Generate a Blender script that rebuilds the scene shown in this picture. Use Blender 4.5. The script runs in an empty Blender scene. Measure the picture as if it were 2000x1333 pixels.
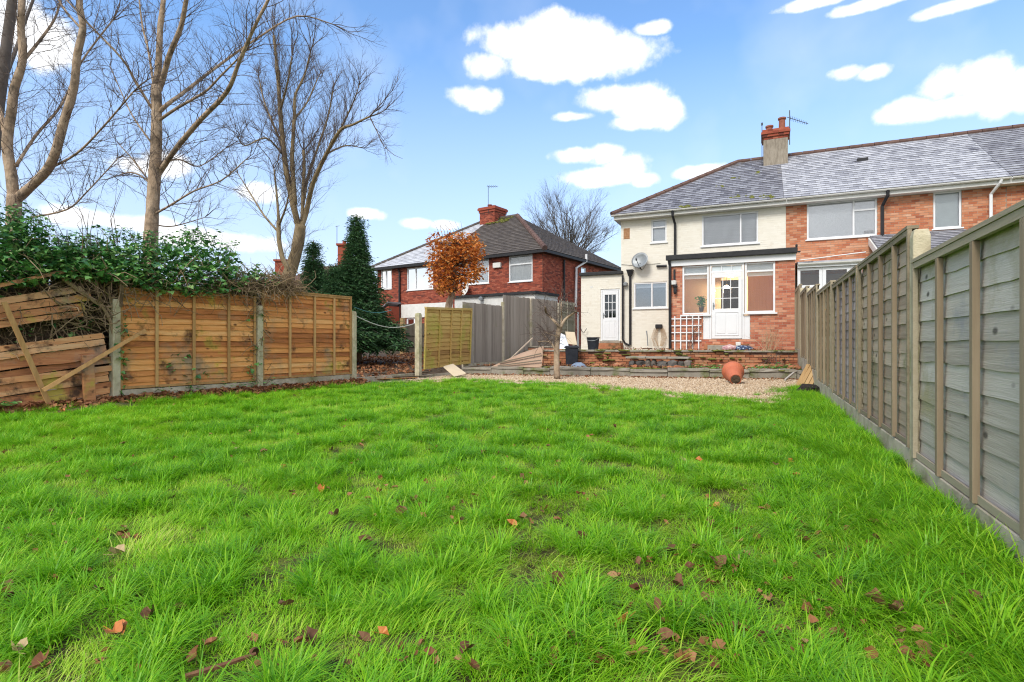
import bpy, math, random
import numpy as np
from mathutils import Matrix, Vector, noise as mnoise
R = random.Random(7)
NR = np.random.default_rng(7)
scene = bpy.context.scene
COL = scene.collection

# ------------------------------------------------------------------ camera, sky, sun, exposure
F, U0, VH, CH = 1070.0, 1482.0, 668.0, 0.95      # focal length (px of a 2000 px frame), along-fence vanishing column, horizon row, eye height
TH = math.atan((U0 - 1000) / F)
CT, ST = math.cos(TH), math.sin(TH)
SUN_EL, SUN_AZ = math.radians(44), math.radians(190)   # azimuth clockwise from +Y (behind the viewer)

cam = bpy.data.cameras.new('camera'); camo = bpy.data.objects.new('camera', cam); COL.objects.link(camo)
camo.location = (0, 0, CH); camo.rotation_euler = (math.pi / 2, 0, TH)
cam.lens = F / 2000 * 36; cam.sensor_width = 36; cam.clip_end = 3000; cam.clip_start = 0.05
cam.shift_y = (VH - 666.5) / 2000
scene.camera = camo
scene.view_settings.view_transform = 'Standard'; scene.view_settings.look = 'None'
scene.view_settings.exposure = 1.42; scene.view_settings.gamma = 1
scene.render.resolution_x, scene.render.resolution_y = 1024, 682
scene.cycles.filter_width = 1.15; scene.cycles.use_denoising = True; scene.cycles.denoising_prefilter = 'NONE'
scene.cycles.max_bounces = 6; scene.cycles.diffuse_bounces = 3; scene.cycles.glossy_bounces = 3; scene.cycles.transmission_bounces = 4; scene.cycles.sample_clamp_indirect = 4

def ray2(u):
    r = (u - 1000) / F
    return (r * CT - ST, r * ST + CT)
def azel(u, v):
    dx, dy = ray2(u)
    return math.atan2(dx, dy), math.atan2((VH - v) / F, math.hypot(dx, dy))

sunl = bpy.data.lights.new('sun', 'SUN'); sunl.energy = 1.15; sunl.angle = math.radians(20); sunl.color = (1, .95, .87)
suno = bpy.data.objects.new('sun', sunl); COL.objects.link(suno)
sd = Vector((math.sin(SUN_AZ) * math.cos(SUN_EL), math.cos(SUN_AZ) * math.cos(SUN_EL), math.sin(SUN_EL)))
suno.rotation_euler = sd.to_track_quat('Z', 'Y').to_euler(); suno.location = (0, 0, 30)

world = bpy.data.worlds.new('World'); scene.world = world; world.use_nodes = True
def build_world():
    nt = world.node_tree; N, L = nt.nodes, nt.links
    N.clear()
    def node(t, **k):
        n = N.new(t)
        for a, b in k.items(): setattr(n, a, b)
        return n
    def math_(op, a, b=None, clamp=False):
        n = node('ShaderNodeMath', operation=op); n.use_clamp = clamp
        for i, x in enumerate((a, b)):
            if x is None: continue
            if isinstance(x, (int, float)): n.inputs[i].default_value = x
            else: L.new(x, n.inputs[i])
        return n.outputs[0]
    out = node('ShaderNodeOutputWorld'); bg = node('ShaderNodeBackground'); bg.inputs['Strength'].default_value = 0.15
    sky = node('ShaderNodeTexSky', sky_type='NISHITA', sun_disc=False)
    sky.sun_elevation = SUN_EL; sky.sun_rotation = SUN_AZ
    sky.air_density = 1.0; sky.dust_density = 0.5; sky.ozone_density = 2.2
    tc = node('ShaderNodeTexCoord'); sep = node('ShaderNodeSeparateXYZ'); L.new(tc.outputs['Generated'], sep.inputs[0])
    az = math_('ARCTAN2', sep.outputs[0], sep.outputs[1]); el = math_('ARCSINE', sep.outputs[2])
    ns = node('ShaderNodeTexNoise'); ns.inputs['Scale'].default_value = 12; ns.inputs['Detail'].default_value = 9; ns.inputs['Roughness'].default_value = .6
    L.new(tc.outputs['Generated'], ns.inputs['Vector'])
    ns2 = node('ShaderNodeTexNoise'); ns2.inputs['Scale'].default_value = 5; ns2.inputs['Detail'].default_value = 4
    L.new(tc.outputs['Generated'], ns2.inputs['Vector'])
    cmb = node('ShaderNodeCombineXYZ'); L.new(az, cmb.inputs[0]); L.new(el, cmb.inputs[1])
    blobs = [(1000, 85, 80, 52), (1065, 62, 75, 46), (1140, 82, 85, 52), (1205, 102, 62, 44), (1100, 118, 160, 38), (955, 128, 55, 34), (905, 188, 40, 22), (945, 192, 46, 28), (1180, 200, 50, 28), (1235, 205, 58, 36), (1295, 226, 45, 28), (1250, 238, 88, 18), (1130, 228, 46, 11),
             (1125, 303, 55, 16), (1185, 300, 42, 20), (1232, 325, 50, 32), (1190, 346, 95, 18), (1262, 350, 38, 16), (1345, 338, 40, 14), (1385, 333, 42, 16), (1655, 142, 45, 20), (1705, 142, 48, 19), (1840, 165, 50, 34), (1900, 158, 62, 38), (1955, 195, 52, 38), (1765, 216, 70, 24), (1870, 208, 105, 26), (2000, 185, 45, 40),
             (1600, 2, 90, 14), (1700, 8, 90, 14), (1900, 2, 120, 15), (1268, 56, 36, 14), (270, 322, 60, 18), (325, 318, 60, 26), (500, 378, 52, 20), (710, 418, 40, 13), (820, 436, 34, 12), (865, 440, 36, 11),
             (20, 40, 80, 55), (90, 80, 80, 50), (430, 470, 150, 22), (200, 430, 150, 20)]
    lst = []
    for (u, v, ru, rv) in blobs:
        a, e = azel(u, v); a1, _ = azel(u + ru, v); a0, _ = azel(u - ru, v); _, e1 = azel(u, v - rv); _, e0 = azel(u, v + rv)
        lst.append((a, e, abs(a1 - a0) / 2, abs(e1 - e0) / 2))
    best = None
    for (a, e, ra, re) in lst:
        s = node('ShaderNodeVectorMath', operation='SUBTRACT'); L.new(cmb.outputs[0], s.inputs[0]); s.inputs[1].default_value = (a, e, 0)
        m = node('ShaderNodeVectorMath', operation='MULTIPLY'); L.new(s.outputs[0], m.inputs[0]); m.inputs[1].default_value = (1 / ra, 1 / re, 0)
        l = node('ShaderNodeVectorMath', operation='LENGTH'); L.new(m.outputs[0], l.inputs[0])
        best = l.outputs['Value'] if best is None else math_('MINIMUM', best, l.outputs['Value'])
    shape = math_('MULTIPLY', math_('SUBTRACT', 1.0, best), 1.55)
    shape = math_('MAXIMUM', shape, -1.05)
    n1 = math_('MULTIPLY', math_('SUBTRACT', ns.outputs[0], .5), 3.6)
    val = math_('ADD', shape, n1)
    mr = node('ShaderNodeMapRange'); mr.interpolation_type = 'SMOOTHSTEP'
    mr.inputs['From Min'].default_value = -.26; mr.inputs['From Max'].default_value = .78; L.new(val, mr.inputs['Value'])
    wisp = math_('MULTIPLY', math_('SUBTRACT', ns2.outputs[0], .53, True), .7, True)
    # broken cloud, same white, added over the unseen sky for neutral fill light
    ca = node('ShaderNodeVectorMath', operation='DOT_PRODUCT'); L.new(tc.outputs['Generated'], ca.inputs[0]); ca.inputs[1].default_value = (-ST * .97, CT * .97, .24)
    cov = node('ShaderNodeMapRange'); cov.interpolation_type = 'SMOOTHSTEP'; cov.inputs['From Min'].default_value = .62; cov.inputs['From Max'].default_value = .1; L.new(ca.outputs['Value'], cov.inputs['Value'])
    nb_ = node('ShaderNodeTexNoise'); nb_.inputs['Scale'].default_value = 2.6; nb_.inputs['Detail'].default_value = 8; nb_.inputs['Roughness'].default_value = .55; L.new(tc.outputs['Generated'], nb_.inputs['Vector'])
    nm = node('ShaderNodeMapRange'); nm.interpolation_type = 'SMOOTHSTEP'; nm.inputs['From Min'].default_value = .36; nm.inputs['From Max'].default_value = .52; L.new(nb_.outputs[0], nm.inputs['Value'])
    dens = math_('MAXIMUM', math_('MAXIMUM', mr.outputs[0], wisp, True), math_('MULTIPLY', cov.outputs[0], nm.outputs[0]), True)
    hz = node('ShaderNodeMapRange'); hz.inputs['From Min'].default_value = .48; hz.inputs['From Max'].default_value = -.02   # milky air low down
    hz.inputs['To Min'].default_value = 0; hz.inputs['To Max'].default_value = .98; L.new(el, hz.inputs['Value'])
    mixh = node('ShaderNodeMix', data_type='RGBA'); L.new(hz.outputs[0], mixh.inputs['Factor']); hs = node('ShaderNodeHueSaturation'); hs.inputs['Saturation'].default_value = 1.12; hs.inputs['Value'].default_value = .76; L.new(sky.outputs[0], hs.inputs['Color']); L.new(hs.outputs[0], mixh.inputs['A']); mixh.inputs['B'].default_value = (1.8, 2.0, 2.5, 1)
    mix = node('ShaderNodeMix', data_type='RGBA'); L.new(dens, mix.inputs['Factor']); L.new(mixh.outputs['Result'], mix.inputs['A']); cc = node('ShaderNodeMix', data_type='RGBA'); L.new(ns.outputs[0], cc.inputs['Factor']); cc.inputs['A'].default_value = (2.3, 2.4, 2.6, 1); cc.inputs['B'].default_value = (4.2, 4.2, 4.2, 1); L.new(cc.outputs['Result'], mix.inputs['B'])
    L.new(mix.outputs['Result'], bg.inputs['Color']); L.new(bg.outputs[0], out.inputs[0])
build_world()

# ------------------------------------------------------------------ helpers
class Face:
    """a vertical plane through O (x, y) along D; t(u) is the distance along it that column u sees, z(u, v) the height"""
    def __init__(s, O, D):
        s.O = Vector(O); s.D = Vector(D).normalized()
    def solve(s, u):
        dx, dy = ray2(u); det = -dx * s.D.y + dy * s.D.x
        k = (-s.O.x * s.D.y + s.O.y * s.D.x) / det
        t = (dx * s.O.y - dy * s.O.x) / det
        return k, -t
    def t(s, u):
        k, _ = s.solve(u); dx, dy = ray2(u)
        return (Vector((dx * k, dy * k)) - s.O).dot(s.D)
    def z(s, u, v): return CH + (VH - v) / F * s.solve(u)[0]
    def p(s, u, v, off=0):
        k, _ = s.solve(u); dx, dy = ray2(u); n = Vector((s.D.y, -s.D.x))
        return Vector((dx * k + n.x * off, dy * k + n.y * off, CH + (VH - v) / F * k))
def PD(u, v, s):                                    # a point s metres ahead
    dx, dy = ray2(u); return Vector((dx * s, dy * s, CH + (VH - v) / F * s))
def PG(u, v, z=0.0):                                # where the sight line meets height z
    return PD(u, v, (CH - z) * F / (v - VH))
def PY(u, v, y):
    dx, dy = ray2(u); return PD(u, v, y / dy)

class MB:
    def __init__(s): s.v = []; s.f = []; s.r = []; s.m = []; s.rnd = 0.5; s.mi = 0
    def add(s, vs, fs):
        o = len(s.v); s.v.extend([tuple(p) for p in vs])
        for f in fs: s.f.append(tuple(i + o for i in f)); s.r.append(s.rnd); s.m.append(s.mi)
        return s
    def box(s, x0, x1, y0, y1, z0, z1, M=None):
        vs = [Vector((x, y, z)) for x in (x0, x1) for y in (y0, y1) for z in (z0, z1)]
        if M is not None: vs = [M @ p for p in vs]
        return s.add(vs, [(0, 1, 3, 2), (4, 6, 7, 5), (0, 4, 5, 1), (2, 3, 7, 6), (0, 2, 6, 4), (1, 5, 7, 3)])
    def quad(s, a, b, c, d): return s.add([a, b, c, d], [(0, 1, 2, 3)])
    def prism(s, pts, d):                            # polygon pts extruded by vector d
        n = len(pts); d = Vector(d); vs = [Vector(p) for p in pts] + [Vector(p) + d for p in pts]
        return s.add(vs, [tuple(range(n - 1, -1, -1)), tuple(range(n, 2 * n))] + [(i, (i + 1) % n, n + (i + 1) % n, n + i) for i in range(n)])
    def tube(s, pts, rad, n=6, cap=True):
        pts = [Vector(p) for p in pts]
        if not hasattr(rad, '__len__'): rad = [rad] * len(pts)
        vs = []; ref = None
        for i, p in enumerate(pts):
            d = (pts[min(i + 1, len(pts) - 1)] - pts[max(i - 1, 0)])
            if d.length < 1e-9: d = Vector((0, 0, 1))
            d.normalize()
            if ref is None: ref = d.orthogonal().normalized()
            a = (ref - d * ref.dot(d))
            a = a.normalized() if a.length > 1e-6 else d.orthogonal().normalized()
            ref = a; b = d.cross(a)
            for k in range(n):
                w = 2 * math.pi * k / n; vs.append(p + (a * math.cos(w) + b * math.sin(w)) * rad[i])
        fs = [(i * n + k, i * n + (k + 1) % n, (i + 1) * n + (k + 1) % n, (i + 1) * n + k) for i in range(len(pts) - 1) for k in range(n)]
        if cap: fs += [tuple(range(n - 1, -1, -1)), tuple((len(pts) - 1) * n + k for k in range(n))]
        return s.add(vs, fs)
    def lathe(s, prof, n=20, M=None):
        vs = []
        for (r, z) in prof:
            for k in range(n):
                w = 2 * math.pi * k / n; p = Vector((r * math.cos(w), r * math.sin(w), z)); vs.append(M @ p if M is not None else p)
        fs = [(i * n + k, i * n + (k + 1) % n, (i + 1) * n + (k + 1) % n, (i + 1) * n + k) for i in range(len(prof) - 1) for k in range(n)]
        return s.add(vs, fs)
    def mesh(s, name):
        me = bpy.data.meshes.new(name); me.from_pydata(s.v, [], s.f)
        at = me.attributes.new('rnd', 'FLOAT', 'FACE'); at.data.foreach_set('value', s.r)
        if any(s.m): me.polygons.foreach_set('material_index', s.m)
        me.update(); return me

LOCAL = set()
def thing(name, label, cat, loc, rotz=0, group=None, local=False):
    o = bpy.data.objects.new(name, None); COL.objects.link(o); o.location = loc; o.rotation_euler = (0, 0, rotz)
    o.empty_display_size = .2; o['label'] = label; o['category'] = cat
    if group: o['group'] = group
    if local: LOCAL.add(o.name)
    return o
def link(name, me, parent=None):
    o = bpy.data.objects.new(name, me); COL.objects.link(o)
    if parent is not None:
        o.parent = parent
        if parent.type == 'EMPTY' and parent.name not in LOCAL: o.matrix_parent_inverse = Matrix.Translation(-Vector(parent.location))
    return o
def obj(name, mb, mat, parent=None, smooth=False, bevel=0, label=None, cat=None, group=None, kind=None):
    me = mb.mesh(name) if isinstance(mb, MB) else mb
    for m in (mat if isinstance(mat, (list, tuple)) else [mat]): me.materials.append(m)
    if smooth: me.shade_smooth()
    o = link(name, me, parent)
    if bevel:
        b = o.modifiers.new('bevel', 'BEVEL'); b.width = bevel; b.segments = 2; b.limit_method = 'ANGLE'
    if label: o['label'] = label
    if cat: o['category'] = cat
    if group: o['group'] = group
    if kind: o['kind'] = kind
    return o

# ------------------------------------------------------------------ materials
def new_mat(name):
    m = bpy.data.materials.new(name); m.use_nodes = True; nt = m.node_tree
    return m, nt, nt.nodes, nt.links, nt.nodes['Principled BSDF']
def ramp(N, cols):
    r = N.new('ShaderNodeValToRGB'); e = r.color_ramp.elements
    while len(e) < len(cols): e.new(.5)
    for i, c in enumerate(cols):
        if len(c) == 4: pos, c = c[0], c[1:]
        else: pos = i / max(1, len(cols) - 1)
        e[i].position = pos; e[i].color = (*c, 1)
    return r
def pmat(name, cols, scale=4, stretch=(1, 1, 1), rough=.8, bump=.2, bscale=40, attr=.0, detail=6, over=None, metallic=0, spec=.3, coat=0, bdist=.01, knots=None):
    """noise ramp over object coordinates; attr mixes in the piece's own random value; over = (colour, scale, threshold) second stain layer"""
    m, nt, N, L, P = new_mat(name)
    tc = N.new('ShaderNodeTexCoord'); mp = N.new('ShaderNodeMapping'); mp.inputs['Scale'].default_value = stretch; L.new(tc.outputs['Object'], mp.inputs[0])
    at = N.new('ShaderNodeAttribute'); at.attribute_name = 'rnd'
    ns = N.new('ShaderNodeTexNoise'); ns.noise_dimensions = '4D'; ns.inputs['Scale'].default_value = scale; ns.inputs['Detail'].default_value = detail; ns.inputs['Roughness'].default_value = .62
    L.new(mp.outputs[0], ns.inputs['Vector'])
    w = N.new('ShaderNodeMath'); w.operation = 'MULTIPLY'; w.inputs[1].default_value = 37.; L.new(at.outputs['Fac'], w.inputs[0]); L.new(w.outputs[0], ns.inputs['W'])
    st = N.new('ShaderNodeMapRange'); st.inputs['From Min'].default_value = .28; st.inputs['From Max'].default_value = .72; L.new(ns.outputs[0], st.inputs['Value'])
    mx = N.new('ShaderNodeMix'); mx.inputs['Factor'].default_value = attr; L.new(st.outputs[0], mx.inputs['A']); L.new(at.outputs['Fac'], mx.inputs['B'])
    rp = ramp(N, cols); L.new(mx.outputs[0], rp.inputs[0]); col = rp.outputs[0]
    for ov in (over or []):
        c, sc, lo, hi = ov
        n2 = N.new('ShaderNodeTexNoise'); n2.inputs['Scale'].default_value = sc; n2.inputs['Detail'].default_value = 7; n2.inputs['Roughness'].default_value = .65; L.new(tc.outputs['Object'], n2.inputs['Vector'])
        mr = N.new('ShaderNodeMapRange'); mr.inputs['From Min'].default_value = lo; mr.inputs['From Max'].default_value = hi; L.new(n2.outputs[0], mr.inputs['Value'])
        mm = N.new('ShaderNodeMix'); mm.data_type = 'RGBA'; L.new(mr.outputs[0], mm.inputs['Factor']); L.new(col, mm.inputs['A']); mm.inputs['B'].default_value = (*c, 1); col = mm.outputs['Result']
    if knots:
        mk = N.new('ShaderNodeMapping'); mk.inputs['Scale'].default_value = knots[0]; L.new(tc.outputs['Object'], mk.inputs[0])
        vo = N.new('ShaderNodeTexVoronoi'); vo.inputs['Scale'].default_value = 1; L.new(mk.outputs[0], vo.inputs['Vector'])
        kr = N.new('ShaderNodeMapRange'); kr.inputs['From Min'].default_value = knots[1]; kr.inputs['From Max'].default_value = knots[1] * .45; L.new(vo.outputs['Distance'], kr.inputs['Value'])
        km = N.new('ShaderNodeMix'); km.data_type = 'RGBA'; L.new(kr.outputs[0], km.inputs['Factor']); L.new(col, km.inputs['A']); km.inputs['B'].default_value = (*[c * .28 for c in cols[1][-3:]], 1); col = km.outputs['Result']
    L.new(col, P.inputs['Base Color']); P.inputs['Roughness'].default_value = rough; P.inputs['Metallic'].default_value = metallic; P.inputs['Specular IOR Level'].default_value = spec
    P.inputs['Coat Weight'].default_value = coat
    if bump:
        nb = N.new('ShaderNodeTexNoise'); nb.inputs['Scale'].default_value = bscale; nb.inputs['Detail'].default_value = 5; L.new(mp.outputs[0], nb.inputs['Vector'])
        b = N.new('ShaderNodeBump'); b.inputs['Strength'].default_value = bump; b.inputs['Distance'].default_value = bdist; L.new(nb.outputs[0], b.inputs['Height']); L.new(b.outputs[0], P.inputs['Normal'])
    return m
def leafmat(name, cols, rough=.45, trans=.35, instancer=False, along=False, spec=.4):
    m, nt, N, L, P = new_mat(name)
    at = N.new('ShaderNodeAttribute'); at.attribute_name = 'rnd'; fac = at.outputs['Fac']
    if instancer:
        ai = N.new('ShaderNodeAttribute'); ai.attribute_type = 'INSTANCER'; ai.attribute_name = 'tint'
        mx = N.new('ShaderNodeMix'); mx.inputs['Factor'].default_value = .6; L.new(fac, mx.inputs['A']); L.new(ai.outputs['Fac'], mx.inputs['B']); fac = mx.outputs[0]
    rp = ramp(N, cols); L.new(fac, rp.inputs[0])
    L.new(rp.outputs[0], P.inputs['Base Color']); P.inputs['Roughness'].default_value = rough; P.inputs['Specular IOR Level'].default_value = spec
    if trans:
        tr = N.new('ShaderNodeBsdfTranslucent'); L.new(rp.outputs[0], tr.inputs[0]); ms = N.new('ShaderNodeMixShader'); ms.inputs[0].default_value = trans
        L.new(P.outputs[0], ms.inputs[1]); L.new(tr.outputs[0], ms.inputs[2]); L.new(ms.outputs[0], N['Material Output'].inputs[0])
    return m

def glassmat(name, tint=(.985, .99, .99), refl=.02):
    m, nt, N, L, P = new_mat(name); N.remove(P)
    t = N.new('ShaderNodeBsdfTransparent'); t.inputs[0].default_value = (*tint, 1); g = N.new('ShaderNodeBsdfGlossy'); g.inputs['Roughness'].default_value = .02
    lw = N.new('ShaderNodeFresnel'); lw.inputs[0].default_value = 1.5; ad = N.new('ShaderNodeMath'); ad.operation = 'ADD'; ad.inputs[1].default_value = refl; ad.use_clamp = True; L.new(lw.outputs[0], ad.inputs[0])
    ms = N.new('ShaderNodeMixShader'); L.new(ad.outputs[0], ms.inputs[0]); L.new(t.outputs[0], ms.inputs[1]); L.new(g.outputs[0], ms.inputs[2]); L.new(ms.outputs[0], N['Material Output'].inputs[0])
    return m

M = {}
M['brick_ext'] = pmat('brick_extension', [(.24, .07, .045), (.42, .13, .075), (.50, .19, .11), (.56, .26, .16), (.62, .38, .26)], 9, attr=.7, rough=.85, bump=.5, bscale=60)
M['brick_nb'] = pmat('brick_neighbour', [(.24, .075, .045), (.42, .135, .065), (.50, .20, .10), (.55, .27, .16), (.62, .40, .27)], 5, attr=.7, rough=.85, bump=.5, bscale=60)
M['brick_red'] = pmat('brick_red', [(.09, .03, .025), (.25, .055, .032), (.33, .08, .045), (.40, .13, .08)], 3, attr=.85, rough=.85, bump=.4, bscale=60)
M['brick_old'] = pmat('brick_old', [(.10, .05, .03), (.34, .12, .06), (.45, .20, .10), (.42, .30, .20)], 6, attr=.65, rough=.9, bump=.6, bscale=40, over=[((.07, .065, .03), 3.0, .5, .7)])
M['mortar'] = pmat('mortar', [(.30, .22, .17), (.42, .33, .26)], 8, rough=.95, bump=.3)
M['mortar_red'] = pmat('mortar_dark', [(.16, .09, .07), (.25, .15, .11)], 8, rough=.95, bump=.3)
M['cream'] = pmat('cream_masonry_paint', [(.66, .61, .51), (.74, .70, .61), (.78, .75, .67)], 1.2, rough=.75, bump=.25, bscale=30, attr=.25, over=[((.55, .46, .34), 2.2, .62, .8)])
M['white'] = pmat('white_upvc', [(.70, .71, .72), (.76, .76, .77)], 2, rough=.35, bump=0, spec=.5)
M['white_old'] = pmat('white_gutter', [(.60, .59, .55), (.76, .75, .72)], 5, rough=.45, bump=.05)
M['black'] = pmat('black_plastic', [(.012, .012, .014), (.03, .03, .033)], 8, rough=.5, bump=.1)
M['felt'] = pmat('black_roof_felt', [(.015, .016, .018), (.04, .04, .042)], 8, rough=.7, bump=.3)
M['slate'] = pmat('slate_mossy', [(.09, .09, .11), (.22, .22, .25), (.36, .37, .41)], 5, attr=.7, rough=.6, bump=.2, over=[((.20, .17, .12), 1.3, .52, .7), ((.20, .23, .035), 2.3, .64, .72)])
M['slate_frost'] = pmat('slate_frosted', [(.13, .13, .155), (.34, .345, .38), (.48, .485, .52), (.60, .605, .64)], 4, stretch=(.8, 1, 1), attr=.55, rough=.6, bump=.2, over=[((.13, .13, .16), 1.6, .56, .68)])
M['slate_dark'] = pmat('slate_third', [(.10, .10, .12), (.26, .26, .29), (.42, .43, .46)], 4, attr=.5, rough=.6, bump=.2)
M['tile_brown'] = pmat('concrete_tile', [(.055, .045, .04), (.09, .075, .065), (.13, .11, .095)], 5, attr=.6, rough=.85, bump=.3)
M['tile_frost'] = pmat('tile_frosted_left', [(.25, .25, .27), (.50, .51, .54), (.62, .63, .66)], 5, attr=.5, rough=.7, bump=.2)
M['ridge'] = pmat('ridge_tile', [(.07, .045, .04), (.13, .075, .06), (.17, .11, .09)], 7, attr=.4, rough=.85, bump=.3)
M['moss'] = pmat('moss', [(.06, .075, .015), (.14, .15, .03), (.22, .20, .06)], 20, rough=.95, bump=.8, bscale=90)
M['render_grey'] = pmat('chimney_render', [(.17, .14, .11), (.28, .24, .19), (.38, .33, .27)], 6, stretch=(2, 2, .5), rough=.95, bump=.5)
M['terracotta'] = pmat('terracotta', [(.48, .13, .06), (.56, .17, .085)], 6, rough=.5, bump=.1)
M['potclay'] = pmat('chimney_pot_clay', [(.22, .075, .05), (.34, .13, .085)], 6, rough=.8, bump=.2)
M['glass'] = glassmat('glass')
M['glass_refl'] = glassmat('glass_reflective', (.96, .97, .98), .16)
M['frosted'] = pmat('obscured_glass', [(.50, .56, .58), (.60, .66, .68)], 3, rough=.15, bump=.05, spec=.6)
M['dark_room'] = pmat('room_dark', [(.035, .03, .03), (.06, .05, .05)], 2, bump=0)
M['room_grey'] = pmat('room_plaster', [(.30, .27, .25), (.36, .33, .31)], 1, bump=0)
M['room_tan'] = pmat('room_timber', [(.46, .20, .055), (.56, .28, .085), (.50, .23, .07)], 2, stretch=(6, 6, .4), bump=0, rough=.5)
M['blind'] = pmat('blind_fabric', [(.74, .76, .78), (.80, .82, .84)], 1, bump=0, rough=.8)
M['blind_grey'] = pmat('blind_slat', [(.66, .68, .72), (.76, .78, .82)], 1, bump=0, rough=.6)
M['curtain'] = pmat('net_curtain', [(.42, .45, .46), (.72, .74, .74)], 5, stretch=(6, 6, .6), bump=0, rough=.9)
M['metal_grey'] = pmat('galvanised', [(.22, .24, .25), (.32, .34, .35)], 6, rough=.45, metallic=.3, bump=.05)
M['aerial'] = pmat('aerial_metal', [(.06, .065, .07), (.12, .12, .13)], 9, rough=.5, metallic=.5, bump=0)
M['concrete'] = pmat('concrete_post', [(.32, .27, .18), (.50, .44, .30), (.60, .54, .40)], 7, rough=.95, bump=.5, bscale=70, over=[((.22, .23, .10), 2.5, .52, .72)])
M['concrete_pale'] = pmat('concrete_board', [(.30, .25, .18), (.48, .42, .32), (.56, .50, .40)], 5, rough=.95, bump=.4, bscale=70, over=[((.20, .19, .09), 2.0, .50, .72)])
M['paving'] = pmat('patio_slab', [(.17, .15, .12), (.30, .27, .22), (.38, .35, .29)], 4, rough=.9, bump=.4, attr=.3, over=[((.12, .14, .035), 1.8, .52, .66)])
M['stone_dark'] = pmat('dark_stone', [(.045, .045, .045), (.12, .11, .10), (.24, .19, .15)], 5, rough=.85, bump=.6, bscale=20, attr=.5)
M['soil'] = pmat('soil', [(.045, .03, .02), (.10, .07, .045), (.17, .12, .075)], 6, rough=.95, bump=.9, bscale=30, bdist=.03)
M['turf'] = pmat('turf_base', [(.03, .022, .012), (.07, .06, .018), (.16, .19, .03), (.20, .14, .06)], 9, rough=.95, bump=1, bscale=90, bdist=.03)
M['far_ground'] = pmat('far_ground', [(.06, .09, .02), (.10, .12, .035), (.13, .10, .05)], .3, rough=.95, bump=.3, bscale=5)
M['gravel_bed'] = pmat('gravel_bed', [(.18, .13, .08), (.34, .27, .18), (.42, .34, .24)], 30, rough=.9, bump=.8, bscale=60)
M['pebble'] = pmat('pebble', [(.20, .13, .08), (.42, .30, .19), (.56, .43, .29), (.62, .53, .41)], 20, attr=.8, rough=.8, bump=.1)
def wood(name, cols, over=None, st=(6, .7, 16), attr=.6, knots=((1.2, 3.0, 5.5), .13)): return pmat(name, cols, 2.2, stretch=st, rough=.85, bump=.45, bscale=9, attr=attr, detail=9, over=over, bdist=.006, knots=knots)
M['wood_orange'] = wood('wood_lap_orange', [(.17, .055, .02), (.50, .18, .055), (.72, .32, .10), (.82, .50, .22)], [((.52, .40, .05), 1.6, .57, .66), ((.15, .065, .03), 3.2, .545, .68), ((.30, .22, .14), 1.0, .56, .72)])
M['wood_rot'] = wood('wood_lap_broken', [(.14, .055, .025), (.42, .165, .07), (.58, .28, .12), (.68, .45, .25)], [((.44, .34, .07), 2.2, .56, .66), ((.09, .05, .03), 3.4, .52, .66), ((.33, .27, .21), 1.2, .55, .72)])
M['wood_batten'] = wood('wood_batten', [(.28, .14, .05), (.52, .30, .12), (.62, .42, .21)], st=(8, 8, .8), knots=None)
M['wood_grey'] = wood('wood_weathered_grey', [(.20, .17, .14), (.42, .375, .32), (.55, .505, .45), (.64, .60, .54)], [((.36, .32, .20), 1.6, .54, .68), ((.28, .28, .31), 1.1, .55, .7)])
M['wood_brown'] = wood('wood_weathered_brown', [(.23, .17, .12), (.42, .33, .25), (.56, .46, .36)], [((.22, .21, .11), 1.6, .56, .7)])
M['wood_purple'] = wood('wood_weathered_mauve', [(.22, .18, .18), (.38, .32, .32), (.48, .42, .41)])
M['wood_yellow'] = wood('wood_weathered_straw', [(.28, .21, .10), (.50, .40, .22), (.58, .50, .32)])
M['wood_sage'] = wood('wood_weathered_sage', [(.20, .185, .13), (.36, .34, .25), (.46, .44, .35)])
M['wood_cap'] = wood('wood_rail_green_grey', [(.18, .145, .095), (.33, .275, .19), (.44, .38, .28)], st=(8, .7, 8), knots=None)
M['wood_stud'] = wood('wood_stud_green_grey', [(.12, .085, .055), (.25, .19, .125), (.36, .285, .20)], st=(8, 8, .7), knots=None)
M['board_grey'] = wood('closeboard_grey', [(.17, .14, .115), (.30, .26, .22), (.40, .36, .31)], [((.20, .20, .08), 1.1, .58, .74)], st=(12, 12, .6), attr=.5, knots=None)
M['board_dark'] = wood('closeboard_brown', [(.10, .08, .06), (.18, .15, .11), (.25, .21, .16)], st=(12, 12, .6), attr=.5, knots=None)
M['wood_algae'] = wood('wood_lap_algae', [(.16, .08, .03), (.42, .25, .08), (.54, .37, .12), (.58, .46, .16)], [((.40, .36, .07), 1.6, .5, .66)])
M['ply'] = wood('plywood_faded', [(.26, .16, .10), (.40, .27, .19), (.50, .37, .28)], st=(1, 1, 1), knots=None)
M['plank_fresh'] = wood('plank_fresh', [(.34, .20, .08), (.48, .31, .14), (.56, .40, .21)], st=(9, .8, .8), knots=None)
M['bark'] = pmat('bark_maple', [(.16, .11, .07), (.38, .275, .185), (.54, .42, .30)], 5, stretch=(1, 1, .5), rough=.9, bump=1.0, bscale=16, bdist=.03, over=[((.11, .085, .06), 2.6, .50, .66)])
M['bark_olive'] = pmat('bark_olive', [(.13, .095, .05), (.27, .20, .11), (.40, .31, .19)], 4, stretch=(1, 1, .5), rough=.9, bump=.5, bscale=22)
M['twig'] = pmat('twig', [(.085, .062, .052), (.15, .11, .09)], 3, rough=.85, bump=0)
M['twig_far'] = pmat('twig_far', [(.09, .075, .065), (.15, .125, .11)], 3, rough=.9, bump=0)
M['twig_dead'] = pmat('dead_stems', [(.10, .065, .04), (.26, .18, .105), (.36, .26, .16)], 6, attr=.6, rough=.9, bump=.1)
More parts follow.
